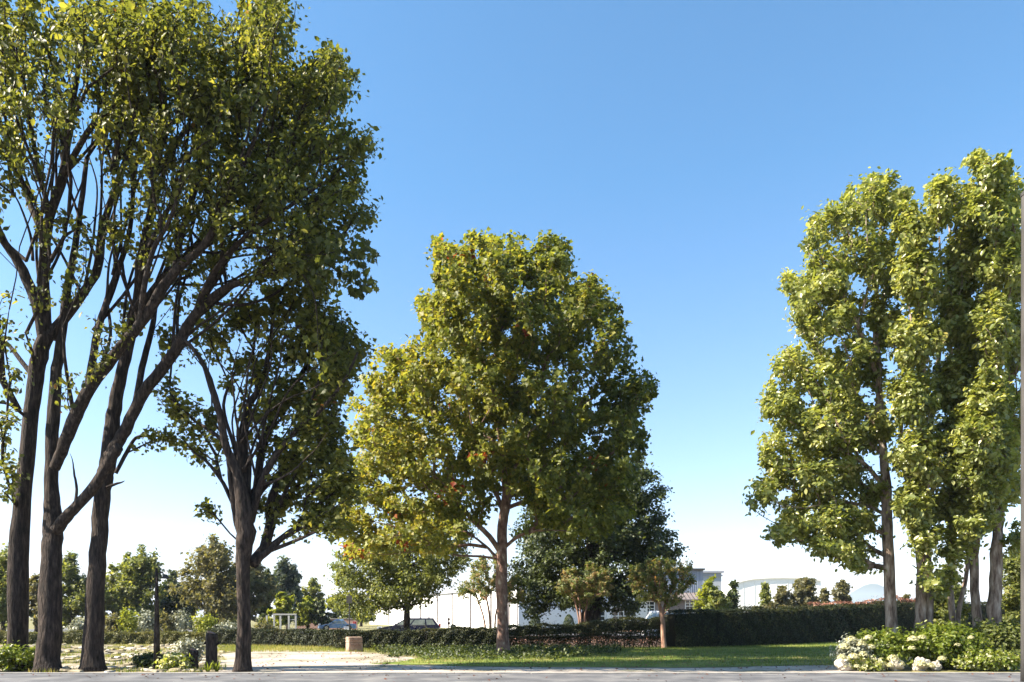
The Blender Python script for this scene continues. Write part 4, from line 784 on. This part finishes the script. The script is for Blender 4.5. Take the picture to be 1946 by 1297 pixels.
# sharp spray of big leaves hanging between left crown and central tree: leaves of the third tree
t3 = [o for o in bpy.data.objects if o.get('label', '').startswith('third big')][0]
sp = []; 
for (cx, cy, rx, ry, n) in [(640, 468, 60, 26, 90), (690, 490, 30, 18, 40), (705, 543, 17, 12, 22), (660, 520, 40, 28, 60), (620, 520, 30, 40, 50), (680, 555, 18, 12, 14), (600, 690, 30, 60, 24)]:
    for _ in range(n): a = random.uniform(0, 6.28); q = random.random() ** .6; sp.append(P(cx + math.cos(a) * rx * q, cy + math.sin(a) * ry * q, 19.5 + random.uniform(-.6, .6)))
sp = np.array(sp); single_leaves(t3, sp, RNG.uniform(.16, .25, len(sp)), RNG.normal(.3, .15, len(sp)), M['leaf_dark'], .1)
mb = MB()
for pts in ([(560, 500), (600, 488), (650, 478), (700, 492)], [(600, 488), (640, 515), (675, 540), (712, 543)], [(560, 500), (600, 520), (640, 540), (680, 556)], [(600, 488), (640, 460), (680, 452)], [(560, 500), (596, 560), (604, 640), (600, 700)], [(500, 470), (530, 490), (560, 500)]):
    c = catmull([P(a, b, 19.5 + (1 if i == 0 and a == 500 else 0)) for i, (a, b) in enumerate(pts)], 4); mb.tube(c, list(np.linspace(.022, .006, len(c))), 5)
o = mb.build('branch', M['bark_dark'], t3, True)

# central sycamore
sun_side_tint = lambda pos: np.clip(.08 - pos[:, 0] * .03, -.1, .22)  # sunlit left and shaded right of the crown put into the leaf tint
build_tree('sycamore_tree', 'tall central sycamore with yellow green crown and mottled trunk', 31.0, (956, 1245),
  [([(956, 1247, 16), (955, 1180, 12.5), (954, 1060, 11.5), (955, 1000, 11), (962, 950, 11), (960, 900, 8), (950, 820, 7), (940, 740, 6), (945, 640, 5), (950, 540, 3.5), (945, 470, 2)], 0, 0),
   ([(952, 1052, 6), (930, 1020, 6), (900, 990, 5.5), (865, 950, 5), (825, 905, 4.5), (780, 870, 3.5), (730, 830, 2)], 0, -1.5), ([(956, 975, 5), (940, 930, 5), (915, 880, 4), (890, 800, 3), (860, 700, 2)], 0, 1),
   ([(966, 965, 5), (1000, 952, 4.5), (1050, 935, 4), (1100, 900, 3.5), (1150, 860, 2)], 0, -1), ([(958, 1042, 4), (985, 1020, 4), (1015, 1010, 3), (1040, 1008, 2)], 0, -1.5), ([(950, 800, 5), (1000, 740, 4), (1060, 660, 3), (1090, 590, 2)], 0, 1.5),
   ([(945, 760, 4), (900, 680, 3.5), (860, 600, 3), (840, 540, 2)], 0, -2), ([(945, 1062, 4), (925, 1040, 3), (900, 1020, 2)], 0, 1), ([(960, 900, 5), (1010, 850, 4), (1080, 790, 3), (1150, 740, 2)], 0, 2), ([(952, 850, 5), (880, 800, 4), (800, 740, 3), (760, 700, 2)], 0, 2.5)],
  [(940, 490, 72, 50, float('nan'), 1.7), (1045, 495, 42, 48, float('nan'), 1.6), (850, 500, 38, 48, float('nan'), 1.5), (900, 540, 70, 55), (985, 540, 80, 60), (880, 590, 78, 80), (1000, 600, 100, 90), (1110, 575, 64, 60), (1155, 640, 50, 70), (1195, 740, 58, 50), (1185, 800, 60, 60), (800, 690, 60, 55), (820, 600, 35, 45), (900, 720, 120, 100), (1040, 740, 130, 100), (745, 715, 55, 55), (720, 800, 62, 60), (705, 870, 55, 60), (800, 850, 100, 90), (930, 850, 110, 80), (1060, 870, 110, 80), (1150, 900, 75, 55), (690, 950, 60, 55), (780, 955, 80, 50), (870, 945, 60, 40), (1090, 975, 80, 45), (1020, 925, 60, 35), (680, 1010, 45, 28), (760, 1010, 60, 25), (1160, 960, 50, 40), (700, 1040, 55, 22), (790, 1035, 60, 20), (860, 1005, 50, 22), (650, 985, 35, 30), (1110, 1005, 60, 30)],
  1750, 62, .165, 'leaf_syc', 'bark_syc', .45, 'lobed', None, .45, tintmu=.47, tintsd=.24, grad=sun_side_tint, dmax=5.0, singles=300, shell=3.4)

# dark tree right behind
build_tree('dark_oak_tree', 'huge dark green tree behind the right side of the central sycamore', 47.0, (1126, 1219),
  [([(1126, 1219, 20), (1126, 1150, 18), (1125, 1080, 17), (1128, 1000, 14), (1135, 900, 9)], 0, 0), ([(1126, 1100, 9), (1170, 1050, 7), (1220, 1010, 4)], 0, -1), ([(1126, 1090, 9), (1080, 1050, 7), (1040, 1010, 4)], 0, 1), ([(1128, 1010, 8), (1180, 940, 6), (1220, 880, 3)], 0, 1)],
  [(1120, 960, 120, 90), (1190, 900, 60, 70), (1235, 960, 45, 75), (1200, 1020, 85, 60), (1255, 1040, 48, 40), (1280, 1048, 25, 16), (1060, 1060, 75, 50), (1150, 1085, 90, 50), (1230, 1085, 40, 25), (1030, 1120, 45, 35), (1010, 1155, 26, 22), (1075, 1140, 50, 22), (1180, 1130, 70, 35), (1010, 1000, 45, 50), (1090, 1120, 60, 35), (1050, 900, 70, 60), (1015, 1170, 12, 12), (1010, 1070, 50, 40), (1000, 1110, 30, 26)],
  1200, 60, .19, 'leaf_deep', 'bark_dark', .6, 'small', None, .45, tintmu=.50, tintsd=.25, dmax=6)
# oak left behind
build_tree('oak_tree', 'feathery light green oak behind and left of the central sycamore', 47.0, (773, 1219),
  [([(773, 1219, 8), (774, 1160, 6.5), (774, 1100, 6), (778, 1040, 5), (785, 960, 3)], 0, 0), ([(774, 1120, 4), (730, 1130, 3), (680, 1135, 2)], 0, -1), ([(774, 1090, 4), (820, 1060, 3), (870, 1040, 2)], 0, 1), ([(776, 1070, 4), (730, 1040, 3), (680, 1020, 2)], 0, 1)],
  [(750, 1040, 90, 45), (690, 1050, 60, 45), (670, 1110, 45, 35), (720, 1120, 70, 40), (660, 1155, 40, 22), (640, 1140, 22, 22), (780, 1090, 70, 45), (850, 1060, 60, 40), (850, 1000, 70, 40), (790, 1130, 42, 26), (835, 1100, 40, 18), (700, 1160, 40, 18), (640, 1080, 22, 25)],
  850, 48, .165, 'leaf_oak', 'bark_dark', .5, 'small', None, .45, tintmu=.52, tintsd=.22, dmax=5)
# crape myrtles: tan pink seed heads crowd the upper shoots
mg = lambda pos: np.where(np.sin(pos[:, 0] * 9) * np.sin(pos[:, 2] * 8 + pos[:, 1] * 5) > .1, .28, 0) * np.clip((pos[:, 2] - 1.8) / 1.2, 0, 1)
build_tree('crape_myrtle', 'small crape myrtle with tan pink seed heads behind the central trunk', 43.0, (930, 1225),
  [([(932, 1225, 3), (931, 1180, 2.5), (925, 1140, 2), (915, 1100, 1.2)], 0, 0), ([(940, 1222, 2.5), (942, 1170, 2), (955, 1120, 1.2)], 0, .3), ([(926, 1222, 2.5), (918, 1170, 2), (900, 1120, 1.2)], 0, -.3)],
  [(930, 1085, 38, 28), (898, 1112, 26, 18), (912, 1070, 14, 16), (945, 1058, 14, 14), (962, 1100, 26, 26), (978, 1130, 22, 22), (880, 1125, 14, 10), (925, 1128, 20, 14)], 190, 60, .11, 'leaf_myrtle', 'bark_red', .24, 'small', 'crape myrtles along the car park hedge', tintmu=.45, tintsd=.22, dmax=1.6, grad=mg, shell=4)
build_tree('crape_myrtle', 'middle crape myrtle with pale multiple stems in front of the garage doors', 43.0, (1107, 1225),
  [([(1106, 1225, 3), (1104, 1180, 2.5), (1100, 1140, 2), (1090, 1100, 1.2)], 0, 0), ([(1111, 1222, 2.5), (1112, 1170, 2), (1120, 1110, 1.2)], 0, .3), ([(1101, 1222, 2.5), (1099, 1170, 2), (1085, 1120, 1.2)], 0, -.3)],
  [(1110, 1102, 40, 22), (1076, 1108, 20, 18), (1085, 1086, 16, 12), (1120, 1080, 18, 12), (1146, 1092, 18, 14), (1150, 1116, 20, 18), (1108, 1130, 30, 16), (1066, 1124, 10, 10)], 190, 60, .11, 'leaf_myrtle', 'bark_red', .24, 'small', 'crape myrtles along the car park hedge', tintmu=.5, tintsd=.22, dmax=1.6, grad=mg, shell=4)
build_tree('crape_myrtle', 'rightmost crape myrtle, forked red trunk at the step between low and tall hedge', 37.6, (1260, 1232),
  [([(1262, 1232, 5.5), (1260, 1190, 5), (1257, 1168, 4.5), (1250, 1140, 3), (1235, 1110, 2)], 0, 0), ([(1259, 1172, 4), (1266, 1145, 3), (1280, 1110, 2)], 0, .2), ([(1252, 1145, 2.2), (1245, 1110, 1.5), (1215, 1095, 1)], 0, -.3)],
  [(1250, 1098, 44, 22), (1218, 1088, 20, 16), (1238, 1072, 14, 12), (1272, 1070, 14, 11), (1287, 1090, 22, 16), (1250, 1124, 36, 14), (1297, 1114, 18, 12), (1305, 1075, 16, 12), (1203, 1082, 16, 12), (1255, 1072, 30, 12), (1225, 1130, 26, 14), (1312, 1100, 12, 12), (1200, 1108, 12, 10), (1280, 1140, 22, 12)], 260, 60, .10, 'leaf_myrtle', 'bark_red', .20, 'small', 'crape myrtles along the car park hedge', tintmu=.5, tintsd=.22, dmax=1.5, grad=mg, shell=4)
# clipped cones
def cone(px, lab):
    D = 76.; root = empty('clipped_bush', (GX(px, D), D, 0), lab, 'bush', 'clipped dark bushes at the warehouse front'); n = 2200
    h = zt(1168, D); a = RNG.uniform(0, 6.28, n); z = RNG.random(n) ** .8; r = .62 * np.sqrt(np.clip(1 - z ** 2.2, 0, 1)) * RNG.uniform(.85, 1.03, n)
    u = np.stack([np.cos(a), np.sin(a), z * .6], 1); pos = np.stack([GX(px, D) + np.cos(a) * r, D + np.sin(a) * r, z * h], 1)
    leafobj('foliage', pos, .13 * RNG.uniform(.6, 1.2, n), RNG.normal(.4, .2, n), M['leaf_deep'], root, 'small', outward=u, ow=1)
    MB().tube([(GX(px, D), D, 0), (GX(px, D), D, h * .8)], [.06, .03], 6).build('stem', M['bark_dark'], root, True)
cone(1017, 'left one of the two dark clipped bushes by the shaded warehouse front'); cone(1081, 'right one of the two dark clipped bushes, near the garage doors')

# right group of tall trees
def rt(lab, D, mains, blobs, n, base, **kw):
    blobs = [(b[0], b[1], b[2] * .9, b[3] * .9) + tuple(b[4:]) for b in blobs] + [(b[0] + random.uniform(-.9, .9) * b[2], b[1] + random.uniform(-.9, .9) * b[3], b[2] * .42, b[3] * .42) for b in blobs if b[0] < 1900]
    a = dict(rs=.75, tintmu=.5, tintsd=.2, dmax=3.0, singles=0, shell=3.2); a.update(kw)
    return build_tree('tall_tree', lab, D, base, mains, blobs, n, 45, .142, 'leaf_pop', 'bark_pale', .34, 'oval', 'tall leafy trees on the right', .5, **a)
rt('leftmost tall tree of the right group, straight pale trunk, widest crown', 24.4, [([(1698, 1262, 17), (1694, 1190, 14), (1690, 1100, 13), (1686, 1000, 13), (1684, 920, 11), (1675, 820, 9), (1668, 700, 8), (1665, 600, 6), (1670, 480, 4), (1680, 370, 2)], 0, 0),
    ([(1684, 930, 6), (1640, 880, 5), (1570, 840, 4), (1500, 800, 2)], 0, -1), ([(1676, 830, 6), (1620, 740, 5), (1560, 680, 3)], 0, 1), ([(1668, 720, 6), (1630, 620, 5), (1580, 520, 3)], 0, -1), ([(1686, 980, 5), (1640, 960, 4), (1570, 950, 3), (1500, 930, 2)], 0, .5), ([(1665, 620, 5), (1690, 520, 4), (1700, 420, 2)], 0, 1)],
   [(1690, 370, 45, 50), (1640, 380, 45, 45), (1600, 420, 35, 35), (1550, 440, 26, 36), (1570, 520, 50, 60), (1650, 480, 60, 60), (1525, 560, 38, 55), (1600, 600, 50, 45), (1680, 600, 45, 60, 0, .6), (1540, 620, 35, 30), (1500, 690, 42, 35), (1575, 710, 70, 55), (1650, 700, 35, 45, 0, .7), (1480, 770, 45, 55), (1560, 810, 80, 65), (1640, 800, 50, 60), (1475, 860, 45, 50), (1560, 900, 85, 55), (1450, 930, 38, 32), (1530, 980, 65, 45), (1600, 985, 55, 50), (1560, 1035, 50, 28), (1610, 1045, 40, 25), (1625, 1080, 14, 14), (1655, 930, 30, 40, 0, .7), (1490, 1010, 30, 22), (1480, 1015, 12, 8)], 1300, (1698, 1262), mid_dd=.2, dmax=2.7)
rt('second tall tree of the right group, twin pale trunk beside the white boulder', 24.6, [([(1748, 1262, 14), (1748, 1190, 13), (1752, 1100, 12), (1746, 1000, 11), (1742, 900, 10), (1750, 780, 8), (1745, 650, 7), (1740, 520, 4), (1735, 400, 2)], 0, 0), ([(1764, 1258, 12), (1764, 1180, 11), (1765, 1100, 10), (1758, 1020, 9), (1760, 900, 7), (1775, 760, 5), (1790, 600, 4), (1785, 450, 2)], .3, 1)],
   [(1728, 430, 34, 50), (1740, 520, 52, 60), (1740, 640, 62, 60, 0, .8), (1735, 750, 60, 60), (1745, 860, 60, 60), (1735, 950, 45, 50, 0, .8), (1760, 1020, 40, 30), (1785, 380, 22, 55), (1775, 1080, 30, 30, 0, .15)], 620, (1748, 1262), mid_dd=-1.6, dmax=2.2, tintmu=.56)
rt('third tall tree of the right group, dark crown between twin trunk and right edge', 26.5, [([(1812, 1256, 10), (1810, 1190, 8), (1806, 1100, 7), (1810, 950, 7), (1815, 800, 6), (1820, 600, 4), (1800, 400, 2)], 0, 0), ([(1826, 1256, 7), (1820, 1180, 6), (1838, 1080, 5), (1845, 960, 4)], 0, .5)],
   [(1790, 355, 18, 35), (1835, 385, 40, 40), (1840, 480, 55, 60), (1830, 600, 60, 75), (1825, 720, 60, 70), (1825, 840, 60, 65), (1820, 950, 60, 55), (1810, 1040, 45, 40, 0, .6), (1795, 1110, 30, 35, 0, .3)], 620, (1812, 1256), tintmu=.5, mid_dd=-2.6)
rt('fourth tall tree of the right group, dark leaning trunk and highest crown', 25.6, [([(1862, 1256, 14), (1858, 1190, 12), (1852, 1120, 10), (1850, 1020, 9), (1856, 900, 8), (1870, 700, 6), (1880, 500, 4), (1885, 340, 2)], 0, 0)],
   [(1888, 325, 38, 30), (1880, 400, 50, 55), (1905, 500, 50, 65), (1890, 620, 55, 70), (1880, 760, 55, 65), (1860, 830, 45, 60, -1), (1870, 920, 50, 50), (1850, 1000, 40, 35)], 660, (1862, 1256), tintmu=.5, mid_dd=-2.6)
rt('rightmost tall tree of the right group, ragged pale trunk by the grey pole', 24.8, [([(1886, 1256, 18), (1890, 1190, 15), (1892, 1100, 14), (1896, 1020, 12), (1905, 940, 9), (1915, 800, 7), (1925, 600, 5), (1930, 450, 3)], 0, 0), ([(1898, 1010, 6), (1885, 950, 5), (1865, 860, 4), (1860, 780, 3)], 0, -1.5)],
   [(1925, 380, 26, 50), (1935, 500, 40, 70), (1935, 640, 40, 70), (1880, 760, 45, 50, -2.2), (1850, 820, 55, 50, -2.2), (1890, 850, 50, 60, -2), (1930, 800, 45, 70), (1925, 920, 40, 50), (1840, 900, 45, 45, -2), (1880, 960, 40, 35, -1.5), (1990, 600, 40, 200), (1930, 1020, 30, 40, 0, .5)], 700, (1886, 1256), tintmu=.55)

# ------------------------------------------------------------------ background trees
def bgtree(lab, px, ytop, hw, D, mat, style='round', n=90, lpc=50, ls=.3, group='trees beyond the car park', ylow=None, bark='bark_dark', mu=.5):
    hw *= 1.36; n = int(n * 1.7); base_y = HY + CH * F / D; yl = ylow if ylow else base_y - (base_y - ytop) * .08; h = yl - ytop; bl = []
    if style == 'cone':
        for i in range(7): f = (i + .5) / 7; bl.append((px + random.uniform(-.06, .06) * hw, ytop + h * f, hw * (.16 + .84 * f) * random.uniform(.85, 1.1), h * .10))
    elif style == 'oval':
        for i in range(6): f = (i + .5) / 6; bl.append((px + random.uniform(-.15, .15) * hw, ytop + h * (.08 + .84 * f), hw * math.sin(math.pi * (.18 + .68 * f)) * random.uniform(.8, 1.05), h * .12))
    else:
        for i in range(8): a = random.uniform(0, 6.28); q = random.uniform(.25, .7); bl.append((px + math.cos(a) * hw * q, ytop + h * .5 + math.sin(a) * h * .5 * q, hw * random.uniform(.35, .5), h * random.uniform(.18, .3)))
        bl.append((px, ytop + h * .22, hw * .4, h * .2)); bl.append((px, ytop + h * .6, hw * .75, h * .33))
    tr = max(1.2, hw * .07)
    build_tree('tree', lab, D, (px, base_y), [([(px, base_y, tr * 1.3), (px + 1, (base_y * 2 + ytop) / 3, tr), (px, (base_y + 2 * ytop) / 3, tr * .6), (px, ytop + h * .08, tr * .2)], 0, 0)], bl, n, lpc, ls, mat, bark, .075 * h * D / F if style != 'cone' else .05 * h * D / F + .2, 'small', group, .4, tintmu=mu, tintsd=.25, dmax=5, twig=.02)
for a in [('grey green bushy tree left of the first trunk, at the left edge', 5, 1040, 42, 62, 'leaf_oak', 'round', 110),
          ('olive tree between the first and second thick trunk', 68, 1090, 30, 66, 'leaf_tan', 'round', 80),
          ('rounded olive tree between the second and third thick trunk', 135, 1048, 42, 70, 'leaf_oak', 'round', 110),
          ('dark olive tree right of the third trunk, lower than its neighbour', 215, 1072, 42, 74, 'leaf_oak', 'round', 110),
          ('tallest dark round tree behind the lamp post', 268, 1042, 46, 72, 'leaf_oak', 'round', 130),
          ('low very dark tree just right of the lamp post', 322, 1098, 38, 76, 'leaf_deep', 'round', 110),
          ('small dark pointed tree peeping above the dark ones', 328, 1082, 14, 110, 'leaf_deep', 'oval', 40),
          ('grey green tree filling the gap behind the first and second trunks', 98, 1082, 26, 84, 'leaf_tan', 'round', 60),
          ('low olive tree between the round olive and the dark olive ones', 180, 1090, 28, 82, 'leaf_tan', 'round', 60),
          ('hazy low tree joining the very dark tree and the large dry olive', 362, 1100, 28, 88, 'leaf_tan', 'round', 60),
          ('bushy olive tree low down behind the dry olive pair', 446, 1104, 30, 86, 'leaf_oak', 'round', 60),
          ('large dry olive tree left of the single trunk', 410, 1018, 62, 66, 'leaf_tan', 'round', 190),
          ('dry olive tree directly behind the single trunk', 470, 1045, 45, 70, 'leaf_tan', 'round', 120),
          ('narrow very dark conifer right of the single trunk', 502, 1078, 18, 76, 'leaf_deep', 'oval', 70),
          ('slim blue green conifer between the single trunk and the oak', 546, 1056, 26, 80, 'leaf_blue', 'oval', 100),
          ('short light green tree at the foot of the blue green conifer', 532, 1118, 24, 74, 'leaf_yel', 'round', 60),
          ('round dark green tree behind the yellow green ones', 596, 1098, 22, 100, 'leaf_oak', 'round', 60),
          ('yellow green small tree at the left edge of the oak', 584, 1132, 24, 84, 'leaf_yel', 'round', 70),
          ('dark green small tree tucked between yellow green tree and oak', 610, 1140, 20, 84, 'leaf_deep', 'round', 60),
          ('small dark tree under the oak, behind the blue car', 650, 1130, 26, 100, 'leaf_deep', 'round', 50),
          ('dark bushy tree at the left end of the warehouse', 686, 1150, 26, 118, 'leaf_deep', 'round', 50),
          ('yellowing tree right of the tall clad office block', 1346, 1090, 20, 72, 'leaf_yel', 'round', 70),
          ('dark green small tree below the yellowing one', 1362, 1118, 24, 68, 'leaf_oak', 'round', 60),
          ('dark conifer right of the yellowing tree', 1394, 1106, 18, 74, 'leaf_deep', 'cone', 60),
          ('pointed dark conifer, first in the far row on the right', 1454, 1108, 17, 78, 'leaf_oak', 'cone', 60),
          ('broad olive tree, second in the far row on the right', 1488, 1106, 22, 80, 'leaf_tan', 'round', 70),
          ('low olive scrubby tree spreading along the top of the tall hedge', 1462, 1140, 34, 76, 'leaf_tan', 'round', 60),
          ('low broad scrubby tree left of the hill, just above the hedge', 1575, 1146, 36, 78, 'leaf_tan', 'round', 60),
          ('tallest olive tree of the far row on the right', 1530, 1092, 25, 80, 'leaf_tan', 'oval', 90),
          ('smallest conifer of the far row on the right', 1567, 1118, 13, 84, 'leaf_tan', 'cone', 40),
          ('oval olive tree, last of the far row before the hill', 1601, 1100, 17, 82, 'leaf_tan', 'oval', 60),
          ('pale olive tree between the first and second pale trunk', 1722, 1126, 20, 84, 'leaf_tan', 'round', 50),
          ('small leafy tree behind the third trunk of the right group', 1795, 1070, 36, 36, 'leaf_oak', 'round', 110),
          ('small leafy tree at the right edge behind the ragged trunk', 1930, 1030, 32, 34, 'leaf_oak', 'round', 120),
          ('rounded shrubby tree rising over the tall hedge near its left end', 1372, 1146, 26, 52, 'leaf_oak', 'round', 60)]:
    far = a[4]
    bgtree(a[0], a[1], a[2], a[3], far, a[5], a[6], a[7], 60, .0035 * far + .03, group='trees seen through the gaps in the distance')

# thin air between the camera and the far hill
m = bpy.data.materials.new('haze'); m.use_nodes = True; m.node_tree.nodes.remove(m.node_tree.nodes['Principled BSDF'])
v = m.node_tree.nodes.new('ShaderNodeVolumePrincipled'); v.inputs['Density'].default_value = .00014; v.inputs['Color'].default_value = (.70, .82, 1, 1); v.inputs['Anisotropy'].default_value = 0
m.node_tree.links.new(v.outputs[0], m.node_tree.nodes['Material Output'].inputs['Volume'])
hz = MB().box((0, 4480, 75), (18400, 9160, 152)).build('haze', m); hz['kind'] = 'stuff'
